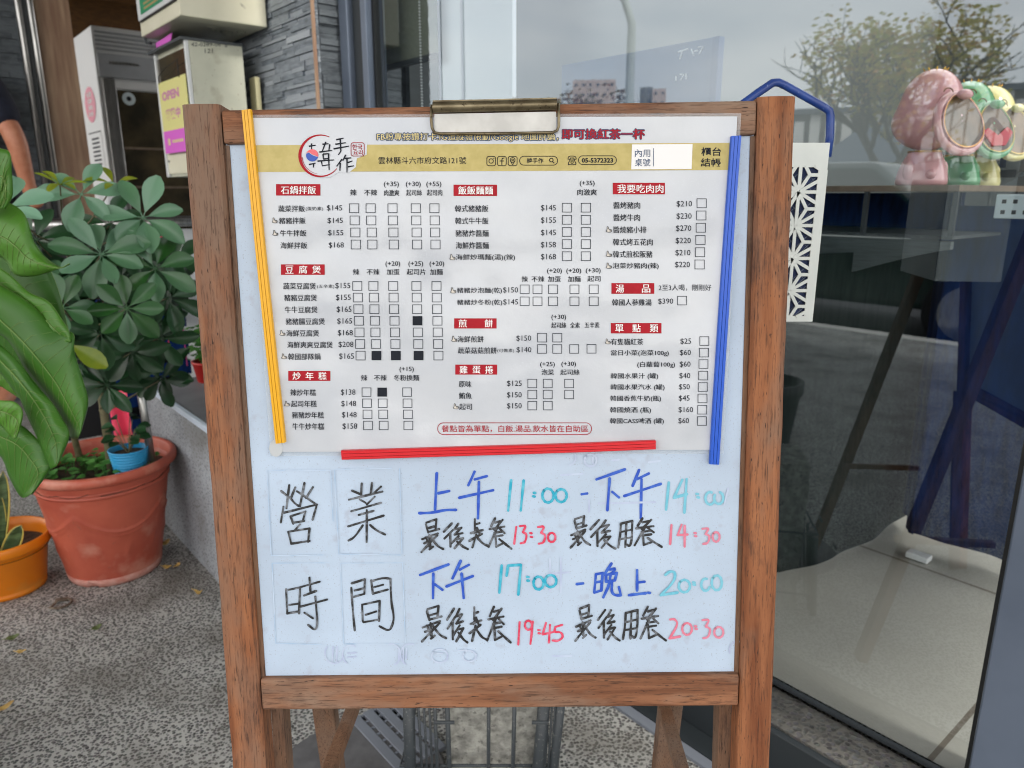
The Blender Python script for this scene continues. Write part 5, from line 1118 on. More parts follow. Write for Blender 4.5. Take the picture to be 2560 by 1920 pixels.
def grate():
    c = onz(985, 1845); t = thing('drain_grate', c, 'grey plastic slotted drain grate in the pebble paving', 'drain grate')
    a = W; b = N
    mb = MB(); Lh, Wd = .17, .085
    for k in range(4): mb.box(c - a * Lh / 2 + b * (k * Wd / 3.2 - Wd / 2) + Z * .001, a * Lh, b * Wd / 4.6, Z * .009)
    for k in range(9): mb.box(c - a * (Lh / 2 - k * Lh / 8.3) - b * (Wd / 2 - .001) + Z * .0012, a * .005, b * (Wd - .004), Z * .007)
    mb.build('slotted_cover', K['grate'], t, bevel=.001)
    MB().box(c - a * (Lh / 2 - .002) - b * (Wd / 2 - .003) + Z * .0006, a * (Lh - .004), b * (Wd - .006), Z * .0008).build('dark_opening', K['black'], t)
    MB().box(c + a * .01 + b * .008 + Z * .0016, a * .018, b * .008, Z * .004).build('red_scrap', K['red_glaze'], t)
grate()
c = onz(890, 1960); MB().lathe(c + Z * .0005, [(.0, 0), (.145, 0), (.15, .003), (.147, .006), (.0, .006)], 64).build('access_cover', K['rubber'], smooth=False, origin=c, label='round worn grey access cover in the paving under the board', cat='cover')
# ---------------------------------------------------------------- potted plants on the left
def nrm_(v): v = np.asarray(v, float); return v / (np.linalg.norm(v) + 1e-12)
PC = V(-1.03, 1.775, 0)
if un(PC)[1] > .338: PC = PC - N * (un(PC)[1] - .338)
def swag(a, z, r):
    if not .06 < z < .24: return 0
    d = 0
    ph = ((a * 4 / math.pi) % 2) - 1          # eight garlands round the pot
    for k, (off, wd, hh) in enumerate(((0, .0035, .0035), (.010, .0025, .0025))):
        zc = .205 - off - .055 * (1 - ph * ph); d += hh * math.exp(-((z - zc) / wd) ** 2)
    if abs(ph) > .82: d += .003 * math.exp(-((z - .165) / .035) ** 2) * (.5 + .5 * math.sin(z * 700) * math.sin(a * 90))
    d += .0022 * math.exp(-((z - .10) / .03) ** 2) * max(0, math.sin(a * 11 + 40 * z)) * max(0, math.sin(a * 23 - 60 * z))
    return d
def big_pot():
    t = thing('terracotta_pot', PC, 'large terracotta coloured plastic pot with moulded garlands beside the stone ledge', 'pot')
    body = [(.112, .022)] + [(.112 + (z - .022) * .172, z) for z in np.linspace(.03, .248, 66)] + [(.1545, .250), (.1545, .254), (.152, .256), (.1555, .259), (.1555, .263), (.153, .266), (.157, .270), (.157, .282), (.168, .284), (.174, .288), (.176, .296), (.175, .304), (.170, .309), (.163, .309), (.159, .304), (.157, .27), (.15, .25)]
    MB().lathe(PC, body, 144, swag, cap=False).build('pot_shell', K['terracotta'], t, smooth=True)
    foot = lambda a, z, r: (-.006 if (math.sin(a * 3) > .93 and z < .014) else 0)
    MB().lathe(PC, [(.100, .0), (.108, .001), (.111, .010), (.113, .022), (.105, .023)], 96, foot).build('foot_ring', K['lime'], t, smooth=True)
    mb = MB(); rr = random.Random(2); rows = []
    for i in range(12):
        q = .158 * i / 11; rows.append([PC + V(q * math.cos(2 * math.pi * j / 40), q * math.sin(2 * math.pi * j / 40), .262 + rr.uniform(-.005, .006)) for j in range(40)])
    mb.loft(rows, True).build('potting_soil', K['soil'], t, smooth=True)
big_pot()
def leaflet(mb, base, d, up, Lg, wd, droop=.25, fold=.35, n=7, m=4, tint=0.0, notch=.45):
    """one blunt oval leaflet: base point, direction, upper side"""
    d = nrm_(d); up = nrm_(up - (np.asarray(up) @ d) * d); sd = np.cross(d, up); rows = []; mb.tint = tint
    for i in range(n + 1):
        f = i / n; w = wd * max(0, math.sin(math.pi * min(1, f * .955 + .02) ** (1.15 + notch * .8))) ** .72; c = base + d * Lg * f - up * droop * Lg * f * f
        rows.append([c + sd * w * x + up * abs(x) ** 1.4 * w * fold for x in np.linspace(-1, 1, 2 * m // 2 * 2 + 1)])
    mb.loft(rows)
def whorl(mb, P, face, Lg, k, roll=0, droop=.3, spread=1.0, tint=.2, rr=random, wr=.23, gap=None, cone=.25):
    face = nrm_(face); ref = nrm_(np.cross(face, V(.3, .2, 1))); ref2 = np.cross(face, ref)
    for i in range(k):
        a = roll + 2 * math.pi * spread * i / k + rr.uniform(-.12, .12); d = math.cos(a) * ref + math.sin(a) * ref2; d = nrm_(d + face * (cone + rr.uniform(-.28, .25)))
        l_ = Lg * rr.uniform(.86, 1.12); st_ = P + d * l_ * .13
        mb.tint = tint; mb.tube([P, st_], .0011, 5, cap=False)
        leaflet(mb, st_, d, face, l_ * .9, l_ * wr * rr.uniform(.88, 1.1), droop + rr.uniform(-.12, .15), rr.uniform(.25, .65), tint=min(1, max(0, tint + rr.uniform(-.25, .25))))
def schefflera():
    t = thing('umbrella_plant', PC + Z * .26, 'umbrella plant with whorls of oval leaflets in the terracotta pot', 'plant')
    rr = random.Random(11)
    B0 = PC + V(.03, -.01, .255); top = PC + V(.01, -.03, .86)
    stem = [B0, PC + V(.035, -.015, .45), PC + V(.02, -.02, .66), top]
    MB().tube(stem, [.011, .010, .008, .005], 12).build('trunk', K['stem'], t, smooth=True)
    s2 = [PC + V(-.06, .02, .255), PC + V(-.075, 0, .5), PC + V(-.10, -.02, .80)]
    MB().tube(s2, [.008, .007, .004], 10).build('trunk', K['stem'], t, smooth=True)
    hi, lo, yg = MB(), MB(), MB(); pet = MB()
    def put(mb, x, y, Y, L_, k, fc, **kw):
        P = ony(x, y, Y); whorl(mb, P, fc, L_ / FPX * Y, k, rr=rr, **kw)
        zz = min(max(P[2] - .10, .4), .84); S = B0 + (top - B0) * (zz - B0[2]) / (top[2] - B0[2]); mid = (P * .55 + S * .45) - nrm_(fc) * .02 
        pet.tube([P, mid, S], [.0014, .0018, .002], 6, cap=False)
    cf = lambda x, y: nrm_(CAM - ony(x, y, 1.6))
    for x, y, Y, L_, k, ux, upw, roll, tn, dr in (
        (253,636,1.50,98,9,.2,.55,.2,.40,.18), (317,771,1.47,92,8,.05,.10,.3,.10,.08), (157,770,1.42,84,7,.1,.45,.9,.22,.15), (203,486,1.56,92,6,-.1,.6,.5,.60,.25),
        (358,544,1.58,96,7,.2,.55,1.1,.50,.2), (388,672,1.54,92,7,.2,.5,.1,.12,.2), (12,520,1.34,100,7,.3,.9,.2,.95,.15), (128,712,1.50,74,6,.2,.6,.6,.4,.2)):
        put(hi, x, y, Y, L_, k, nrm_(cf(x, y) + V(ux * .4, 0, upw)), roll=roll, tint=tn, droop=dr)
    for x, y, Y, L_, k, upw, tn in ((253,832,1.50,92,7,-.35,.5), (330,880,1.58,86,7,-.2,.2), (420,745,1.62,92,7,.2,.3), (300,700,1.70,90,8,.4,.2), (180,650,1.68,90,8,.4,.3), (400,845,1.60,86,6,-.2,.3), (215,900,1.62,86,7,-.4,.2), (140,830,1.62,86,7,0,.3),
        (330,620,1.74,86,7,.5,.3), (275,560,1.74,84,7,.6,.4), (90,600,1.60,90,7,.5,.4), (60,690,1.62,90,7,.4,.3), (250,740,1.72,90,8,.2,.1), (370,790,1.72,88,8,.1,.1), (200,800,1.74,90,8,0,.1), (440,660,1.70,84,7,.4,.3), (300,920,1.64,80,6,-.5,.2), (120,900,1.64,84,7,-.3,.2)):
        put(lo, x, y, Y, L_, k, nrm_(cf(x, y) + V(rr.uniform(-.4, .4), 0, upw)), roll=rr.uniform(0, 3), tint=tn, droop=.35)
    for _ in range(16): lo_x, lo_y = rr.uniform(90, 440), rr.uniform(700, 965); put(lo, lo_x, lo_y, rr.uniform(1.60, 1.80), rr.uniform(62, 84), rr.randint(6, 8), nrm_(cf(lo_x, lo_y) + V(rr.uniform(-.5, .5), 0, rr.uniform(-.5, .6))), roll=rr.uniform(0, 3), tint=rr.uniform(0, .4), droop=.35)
    for x, y, Y, L_, k in ((150,462,1.50,60,6), (285,462,1.60,58,5)): put(yg, x, y, Y, L_, k, nrm_(cf(x, y) * .3 + V(.2, 0, .9)), roll=.4, tint=0, droop=.3, wr=.15, cone=.5)
    P = ony(178, 862, 1.46); leaflet(yg, P, ony(268, 918, 1.44) - P, cf(200, 900), .088, .019, .05, .3)
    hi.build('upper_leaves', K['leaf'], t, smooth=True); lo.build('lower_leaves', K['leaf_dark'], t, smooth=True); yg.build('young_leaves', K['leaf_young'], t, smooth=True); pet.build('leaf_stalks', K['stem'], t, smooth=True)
schefflera()
def weeds():
    rr = random.Random(5); mb = MB()
    for _ in range(30):
        a, q = rr.uniform(0, 6.3), rr.uniform(.02, .15); P = PC + V(q * math.cos(a), q * math.sin(a), .262)
        for k in range(rr.randint(3, 5)):
            az = rr.uniform(0, 6.3); h = rr.uniform(.012, .045); Q = P + V(rr.uniform(-.012, .012), rr.uniform(-.012, .012), h)
            mb.tube([P, Q], .0006, 4, cap=False); leaflet(mb, Q, V(math.cos(az), math.sin(az), .25), V(0, -.35, 1), rr.uniform(.014, .030), rr.uniform(.006, .012), .2, .2, 4, 2)
    mb.build('weed_cover', K['weed'], smooth=True, origin=PC + Z * .26, kind='stuff', label='small bright green weeds covering the soil of the terracotta pot', cat='weeds')
weeds()
def blue_cup():
    P = ony(328, 1120, 1.73); P[2] = .262; P = P + (PC - P) * .10; P[2] = .262
    t = thing('small_pot', P, 'small ribbed sky blue pot sunk in the soil of the terracotta pot', 'pot')
    prof = []
    for i in range(41):
        z = .074 * i / 40; prof.append((.033 + .011 * i / 40 + .0011 * math.sin(i * 1.57), z))
    prof += [(.0455, .075), (.0455, .079), (.042, .079), (.040, .06)]
    MB().lathe(P, prof, 40).build('ribbed_cup', K['blue_pot'], t, smooth=True)
    MB().lathe(P, [(0, .066), (.041, .066)], 24, cap=False).build('cup_soil', K['soil'], t)
    s = thing('seedling', P + Z * .066, 'little dark green seedling growing in the sky blue pot', 'plant'); rr = random.Random(8); mb = MB(); sm = MB()
    for _ in range(16):
        az, h = rr.uniform(0, 6.3), rr.uniform(.03, .09); Q = P + V(.028 * math.cos(az), .02 * math.sin(az), .066 + h)
        sm.tube([P + V(0, 0, .066), Q], .0010, 5, cap=False); leaflet(mb, Q, V(math.cos(az), math.sin(az), .1), V(0, -.5, 1), .03, .013, .2, .25, 5, 2, tint=rr.uniform(0, .5))
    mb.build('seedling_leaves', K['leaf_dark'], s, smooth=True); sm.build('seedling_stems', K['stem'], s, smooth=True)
    return P
BCUP = blue_cup()
A = ony(372, 1104, 1.76); A[2] = max(A[2], .27); B = ony(333, 860, 1.80)
MB().tube([A - nrm_(B - A) * .05, B], .0095, 14).build('steel_stake', K['steel'], smooth=True, origin=A, label='weathered steel stake standing in the terracotta pot behind the blue pot', cat='stake')
def pink_scoop():
    P = ony(300, 1010, 1.98); rr = random.Random(3); rows = []
    for i in range(15):
        f = i / 14; z = f * (P[2] + .035); wd = .024 + .014 * f if f > .6 else .032 - .010 * math.sin(f * 4)
        rows.append([V(P[0], P[1], z) + AR * ((x - .5) * 2 * wd * .75) + V(0, 1, 0) * (.012 * math.sin(math.pi * x * 2 + f * 5) + .004 * math.sin(9 * f)) for x in np.linspace(0, 1, 11)])
    MB().loft(rows).build('pink_bag', K['hot_pink'], smooth=True, solid=.0012, origin=V(P[0], P[1], 0), label='bright pink plastic bag standing behind the terracotta pot', cat='bag')
pink_scoop()
# monstera in the left foreground
def catmull(pts, k=6):
    P = [np.array(p, float) for p in pts]; P = [2 * P[0] - P[1]] + P + [2 * P[-1] - P[-2]]; out = []
    for i in range(1, len(P) - 2):
        for j in range(k):
            t = j / k; a, b, c, d = P[i - 1:i + 3]; out.append(.5 * ((2 * b) + (c - a) * t + (2 * a - 5 * b + 4 * c - d) * t * t + (3 * b - a - 3 * c + d) * t ** 3))
    return out + [P[-2]]
def monstera():
    base = V(-1.02, .98, 0)
    t = thing('split_leaf_plant', base, 'glossy split leaf plant with huge drooping leaves beside the terracotta pot', 'plant')
    rr = random.Random(3)
    def lobe(up, mid, lo, Y0, Y1, bulge=.03, tint=0.0, name='leaf', rim=True, vein=True, mtl='monstera'):
        bulge *= .55
        wide = lambda e: [(m_[0] + (p[0] - m_[0]) * 1.2, m_[1] + (p[1] - m_[1]) * 1.2) for p, m_ in zip(e, mid)]
        U, M_, D = catmull(wide(up)), catmull(mid), catmull(wide(lo)); k = min(len(U), len(M_), len(D)); rows = []; mb = MB(); mb.tint = tint
        for i in range(k):
            f = i / (k - 1); Y = Y0 + (Y1 - Y0) * f; row = []
            for g in np.linspace(-1, 1, 13):
                q = M_[i] + (U[i] - M_[i]) * (-g) if g < 0 else M_[i] + (D[i] - M_[i]) * g
                dy = bulge * (abs(g) ** 1.6) * 1.0 + .003 * math.cos(g * math.pi * .5) ** 8 * vein + .0012 * math.sin(f * 17 + 3 * g)
                row.append(ony(q[0], q[1], Y + dy))
            rows.append(row)
        mb.loft(rows); o = mb.build(name, K[mtl], t, smooth=True, solid=.0012)
        if rim:
            MB().tube([r[0] for r in rows], .0005, 5).tube([r[-1] for r in rows], .0005, 5).build('leaf_edge', K['leaf_rim'], o, smooth=True)
            if vein:
                vb = MB()
                for i in range(5, len(rows) - 6, 3):
                    for sg in (-1, 1): vb.tube([rows[min(len(rows) - 1, i + int(abs(q) * .8))][6 + sg * q] - V(0, .0009, 0) for q in (0, 2, 4, 5)], [.0006, .0005, .0003, .0002], 4, cap=False)
                vb.build('side_veins', K['leaf_rim'], o, smooth=True)
                MB().tube([r[6] - V(0, .0012, 0) for r in rows], [.0014 * (1 - .8 * i / len(rows)) for i in range(len(rows))], 6).build('midrib', K['leaf_rim'], o, smooth=True)
        return o
    z2 = lambda *p: [(x / 2.9625, 400 + y / 2.9625) for x, y in p]
    z3 = lambda *p: [(x / 3.319, 800 + y / 3.319) for x, y in p]
    lobe(z2((-120,330),(60,362),(175,450),(245,630),(350,745),(455,795),(512,768)), z2((-120,540),(20,570),(120,640),(200,720),(300,770),(440,800),(516,766)), z2((-120,700),(-10,690),(60,735),(130,828),(260,845),(420,808),(518,772)), 1.02, 1.0, .03, .75)
    lobe([(-60,690),(60,765),(130,830),(176,855),(182,900),(203,965),(216,1015),(205,1070)], [(-60,745),(40,835),(90,890),(140,955),(165,1000),(183,1035),(196,1062),(200,1085)], [(-60,800),(20,845),(70,920),(120,985),(150,1040),(170,1070),(183,1090),(196,1094)], 1.06, 1.02, .035, .15, vein=True)
    lobe([(-60,640),(20,690),(70,735),(118,760),(150,800),(170,830),(178,852)], [(-60,680),(10,715),(65,760),(105,790),(140,825),(162,845),(177,853)], [(-60,700),(0,725),(55,775),(95,810),(130,838),(155,852),(176,856)], 1.09, 1.05, .01, .5)
    lobe([(-20,850),(40,905),(90,969),(126,1011),(150,1050),(168,1092),(150,1150)], [(-20,880),(35,935),(75,985),(105,1030),(126,1070),(142,1115),(142,1165)], [(-20,900),(28,960),(54,995),(76,1042),(98,1088),(114,1130),(130,1172)], 1.04, 1.00, .02, .1)
    lobe([(-60,1030),(0,1052),(50,1070),(92,1108),(122,1148),(118,1180),(82,1234)], [(-60,1065),(0,1090),(45,1112),(75,1145),(95,1175),(92,1205),(78,1236)], [(-60,1095),(0,1130),(26,1176),(48,1215),(62,1232),(70,1236),(75,1237)], 1.03, 1.0, .02, .05)
    lobe(z3((-100,680),(30,685),(120,700),(182,775),(160,900),(135,975)), z3((-100,760),(20,760),(100,790),(150,840),(140,920),(125,980)), z3((-100,850),(0,850),(60,900),(100,945),(115,970),(122,984)), 1.0, .99, .01, 1.0)
    lobe(z3((-100,380),(20,385),(150,378),(178,500),(186,600),(180,645)), z3((-100,440),(20,450),(90,470),(130,540),(160,610),(176,648)), z3((-100,520),(0,530),(60,560),(110,600),(150,635),(172,650)), 1.07, 1.06, .005, .9)
    lobe([(-60,370),(0,383),(22,394),(27,440),(28,490),(12,522)], [(-60,440),(0,440),(12,450),(16,470),(14,500),(6,521)], [(-60,520),(-10,520),(-4,515),(0,518),(2,520),(4,522)], 1.0, 1.0, .01, .3)
    lobe([(-60,560),(50,600),(120,700),(158,820),(176,930),(172,1020),(150,1090)], [(-60,680),(20,720),(80,800),(115,890),(135,970),(142,1040),(146,1092)], [(-60,860),(-10,880),(30,930),(70,990),(100,1040),(122,1075),(142,1094)], 1.16, 1.12, .02, .0)
    # stalks run down to the pot just outside the picture
    hub = base + V(0, .02, .30)
    for x, y, Y in ((-60, 520, 1.02), (-60, 740, 1.06), (-60, 670, 1.09), (-20, 878, 1.04), (-60, 1062, 1.03), (-30, 1030, 1.0), (-30, 932, 1.07), (-60, 440, 1.0)):
        P = ony(x, y, Y); MB().tube([P, (P + hub) / 2 + V(-.04, .02, .08), hub], [.003, .004, .006], 8).build('leaf_stalk', K['stem'], t, smooth=True)
    p = thing('planter', base, 'dark planter holding the split leaf plant', 'pot')
    MB().lathe(base, [(.09, 0), (.10, .01), (.13, .25), (.14, .26), (.14, .30), (.125, .30), (.12, .27), (0, .27)], 40).build('planter_shell', K['black'], p, smooth=True)
monstera()
def snake_plant():
    G0 = onz(20, 1512); C = V(G0[0] - .055, G0[1] + .085, 0)
    t = thing('orange_pot', C, 'bright orange plastic flowerpot in front of the terracotta pot', 'pot')
    MB().lathe(C, [(.078, 0), (.084, .002), (.085, .012), (.083, .014), (.086, .02), (.099, .105), (.101, .107), (.101, .112), (.108, .114), (.112, .120), (.112, .138), (.109, .142), (.105, .141), (.103, .12), (.095, .09)], 64, cap=False).build('pot_shell', K['orange'], t, smooth=True)
    MB().lathe(C, [(0, .102), (.102, .104)], 40, cap=False).build('potting_soil', K['soil'], t)
    s = thing('snake_plant', C + Z * .1, 'snake plant with yellow margined banded leaves in the orange pot', 'plant')
    def blade(P, d, Lg, wd, twist, bend):
        d = nrm_(d); sd = nrm_(np.cross(d, V(math.sin(twist), -math.cos(twist), .1))); nn = np.cross(sd, d); a, b = [], []
        for i in range(13):
            f = i / 12; w = wd * (.55 + .9 * f) * (1 - f ** 3) ** .8 + .0004; c = P + d * Lg * f + nn * bend * f * f
            a.append([c + sd * w * x + nn * .25 * w * abs(x) for x in np.linspace(-.8, .8, 7)]); b.append((c, w, sd, nn))
        o = MB().loft(a).build('banded_leaf', K['snake'], s, smooth=True, solid=.0016)
        m = MB()
        for sg in (-1, 1): m.loft([[c + sd_ * w * sg * x + n_ * .25 * w * x for x in (.8, .9, 1.0)] for c, w, sd_, n_ in b])
        m.build('yellow_margin', K['snake_rim'], o, smooth=True, solid=.0016)
    P = ony(8, 1405, C[1] - .02); blade(P, ony(60, 1305, C[1] - .01) - P, .115, .021, .2, .01)
    P = ony(-2, 1380, C[1] + .02); blade(P, ony(10, 1130, C[1] + .02) - P, .22, .020, .5, .0)
    P = ony(12, 1345, C[1] + .03); blade(P, ony(12, 1220, C[1] + .03) - P, .12, .012, -.3, .01)
    P = ony(-40, 1370, C[1]); blade(P, V(-.3, 0, 1), .25, .022, .1, .0)
    P = ony(-70, 1380, C[1] + .03); blade(P, V(-.2, .1, 1), .3, .022, .8, .0)
snake_plant()
def ledge_pot():
    P = onz(486, 958, .419); P = P + N * .045; t = thing('red_pot', P, 'small red pot on the tiled ledge, half hidden by the wooden post', 'pot')
    MB().lathe(P, [(.032, 0), (.034, .002), (.043, .052), (.046, .054), (.046, .062), (.042, .062), (.041, .05)], 40, cap=False).build('pot_shell', K['red_pot'], t, smooth=True)
    MB().lathe(P, [(0, .05), (.042, .05)], 24, cap=False).build('potting_soil', K['soil'], t)
    s = thing('bushy_plant', P + Z * .05, 'small leaved bushy green plant in the red pot', 'plant'); rr = random.Random(6); mb = MB(); st_ = MB()
    for k in range(9):
        az = rr.uniform(0, 6.3); Q = P + V(.05 * math.cos(az), .05 * math.sin(az), .05 + rr.uniform(.06, .13)); st_.tube([P + Z * .05, Q], .0012, 5, cap=False)
        for _ in range(34):
            R_ = P + Z * .05 + (Q - P - Z * .05) * rr.uniform(.15, 1.1) + V(rr.gauss(0, .016), rr.gauss(0, .016), rr.gauss(0, .012)); b = rr.uniform(0, 6.3); leaflet(mb, R_, V(math.cos(b), math.sin(b), rr.uniform(-.4, .3)), V(0, -.4, 1), rr.uniform(.015, .026), rr.uniform(.006, .010), .25, .2, 4, 2, tint=rr.uniform(0, .6))
    mb.build('foliage', K['weed'], s, smooth=True); st_.build('stems', K['stem'], s, smooth=True)
ledge_pot()
# litter on the paving
def dry(x, y, L_, az, m, label, curl=.5, wd=.28):
    P = onz(x, y, .002); d = V(math.cos(az), math.sin(az), .12); mb = MB(); s = np.cross(Z, nrm_(d)); rows = []
    for i in range(9):
        f = i / 8; w = L_ * wd * math.sin(math.pi * (.04 + .92 * f)) ** .8; c = P + nrm_(d) * L_ * (f - .5) + Z * (.004 + curl * L_ * (f - .5) ** 2 + .001 * math.sin(9 * f))
        rows.append([c + s * w * q + Z * w * .7 * q * q * curl for q in (-1, -.5, 0, .5, 1)])
    mb.loft(rows).tube([rows[0][2], rows[0][2] - nrm_(d) * L_ * .25 + Z * .002], .0007, 5).build('dry_leaf', K[m], smooth=True, solid=.0006, label=label, cat='dry leaf', group='dry leaves fallen on the paving')
dry(33, 1602, .026, .5, 'dry_green', 'crumpled grey green dry leaf on the paving near the orange pot', .9, .35)
dry(54, 1634, .022, .0, 'dry_yellow', 'pale flat dry leaf just below the crumpled grey green one')
dry(243, 1577, .022, .8, 'dry_green', 'small olive dry leaf alone in the middle of the bare paving', 1.0, .38)
dry(12, 1775, .034, .9, 'dry_yellow', 'longest yellow dry leaf, farthest from the pots on bare paving', .5, .22)
dry(497, 1488, .026, -.3, 'dry_yellow', 'curled pinkish dry leaf near the foot of the wooden post', 1.6, .2)
dry(325, 1448, .030, .9, 'dry_yellow', 'curled yellow dry leaf touching the front of the terracotta pot', 1.4, .2)
dry(414, 1364, .032, 1.2, 'dry_yellow', 'bright yellow dry leaf in the gap between pot and ledge', .8, .3)
dry(418, 1424, .026, -.2, 'dry_yellow', 'ochre dry leaf on the paving midway between pot and ledge', 1.0, .3)
dry(395, 1400, .024, 1.6, 'dry_green', 'brownish dry leaf close against the pot foot', .8, .3)
dry(444, 1418, .020, 1.3, 'dry_yellow', 'smallest dry leaf beside the ledge wall', .8, .3)
def latch():
    P = onz(148, 1512, .001); t = thing('iron_ring', P, 'rusty iron D ring lying on the paving in front of the terracotta pot', 'ring')
    pts = [P + V(.028 * math.cos(a), .022 * math.sin(a), .004) for a in np.linspace(-1.9, 1.9, 16)]
    MB().tube(pts, .0028, 8, closed=True).build('ring_bar', K['rust'], t, smooth=True)
    MB().box(P + V(-.016, .010, 0), V(.026, .006, 0), V(-.003, .010, 0), Z * .006).build('ring_plate', K['rust'], t, bevel=.001)
latch()
# ---------------------------------------------------------------- man at the left edge
def man():
    Y = 3.25; sh = ony(-40, 225, Y); el = ony(40, 346, Y - .02); wr = ony(72, 470, Y + .03); hd = ony(98, 522, Y + .05)
    x0, y0 = sh[0] - .22, Y + .02
    t = thing('person', (x0, y0, 0), 'man in a navy T-shirt leaning one arm down at the counter', 'person')
    hip, ch, nk = V(x0, y0, .92), V(x0, y0 - .01, 1.33), V(x0, y0, 1.46)
    sl = V(x0 - .20, y0, 1.40); sr = V(x0 + .20, y0, 1.40)
    def skin(nm, P, E, R, m, parent, lv=2):
        me = bpy.data.meshes.new(nm); M = WM[t.name].inverted(); me.from_pydata([M @ Vector(p) for p in P], E, []); o = bpy.data.objects.new(nm, me); COL.objects.link(o); o.parent = parent; WM[o.name] = WM[t.name]
        o.modifiers.new('skin', 'SKIN'); sv = me.skin_vertices[0].data
        for v, r in zip(sv, R): v.radius = r if hasattr(r, '__len__') else (r, r)
        sv[0].use_root = True; s = o.modifiers.new('subd', 'SUBSURF'); s.levels = lv; s.render_levels = lv; me.materials.append(m)
        o.modifiers['skin'].use_smooth_shade = True; return o
    P = [hip, V(x0, y0, 1.12), ch, nk, V(x0, y0 - .02, 1.56), V(x0, y0 - .03, 1.64), V(x0, y0 - .02, 1.73),
         sr, el, wr, hd, sl, V(x0 - .27, y0 + .02, 1.12), V(x0 - .27, y0 - .06, .90), V(x0 - .27, y0 - .09, .82),
         V(x0 + .09, y0, .88), V(x0 + .10, y0 - .01, .48), V(x0 + .10, y0 + .02, .09), V(x0 + .11, y0 - .12, .035), V(x0 - .09, y0, .88), V(x0 - .10, y0 - .01, .48), V(x0 - .10, y0 + .02, .09), V(x0 - .11, y0 - .12, .035)]
    E = [(0,1),(1,2),(2,3),(3,4),(4,5),(5,6),(2,7),(7,8),(8,9),(9,10),(2,11),(11,12),(12,13),(13,14),(0,15),(15,16),(16,17),(17,18),(0,19),(19,20),(20,21),(21,22)]
    R = [(.13,.09),(.12,.085),(.12,.075),.055,.075,.085,.06, .046,.043,.030,.034, .046,.043,.030,.034, .085,.06,.045,.035, .085,.06,.045,.035]
    o = skin('body', P, E, R, K['skin'], t)
    rr = random.Random(1)
    for side, H, D in ((1, hd, nrm_(hd - wr)), (-1, P[14], V(0, -.25, -1.))):   # five fingers rooted in each palm
        D = nrm_(D); S = nrm_(np.cross(D, V(0, 1, .2)))
        for k in range(4):
            b = H + S * (k - 1.5) * .017 + D * .02; ln = (.062, .072, .068, .052)[k]; q = nrm_(D + V(.15, -.35, -.1)); 
            skin('finger', [b, b + D * ln * .5, b + D * ln * .5 + q * ln * .5], [(0,1),(1,2)], [.0088, .0080, .0066], K['skin'], o, 1)
        b = H - S * .03; skin('thumb', [b, b - S * .022 + D * .02, b - S * .026 + D * .048], [(0,1),(1,2)], [.010, .009, .0075], K['skin'], o, 1)
    sv = sr + (el - sr) * .84; sv2 = sl + (P[12] - sl) * .7
    skin('t_shirt', [V(x0, y0, .86), V(x0, y0, 1.12), ch, V(x0, y0, 1.44), sr, sv, sl, sv2], [(0,1),(1,2),(2,3),(2,4),(4,5),(2,6),(6,7)], [(.175,.125),(.165,.125),(.19,.14),(.10,.09),.095,.066,.095,.066], K['navy_shirt'], t)
    skin('trousers', [V(x0, y0, .90), P[15], P[16], P[17], P[19], P[20], P[21]], [(0,1),(1,2),(2,3),(0,4),(4,5),(5,6)], [(.17,.12), .105, .08, .065, .105, .08, .065], K['trouser'], t)
    h0 = V(x0, y0 - .03, 1.64); MB().ball(h0 + V(0, .012, .03), (.088, .10, .10), nu=24, nv=16, f=lambda x, y, z: 1.0 if (z > -.1 or y > .2) else .8).build('hair', K['hair'], t, smooth=True)
    MB().ball(h0 + V(0, -.092, -.015), (.013, .018, .022)).build('nose', K['skin'], t, smooth=True)
    for k in (-1, 1):
        MB().ball(h0 + V(k * .030, -.080, .012), (.011, .008, .006)).build('eye', K['ink'], t, smooth=True); MB().ball(h0 + V(k * .086, 0, -.005), (.010, .022, .030)).build('ear', K['skin'], t, smooth=True)
    MB().ball(h0 + V(0, -.083, -.052), (.024, .008, .006)).build('mouth', K['red_glaze'], t, smooth=True)
man()

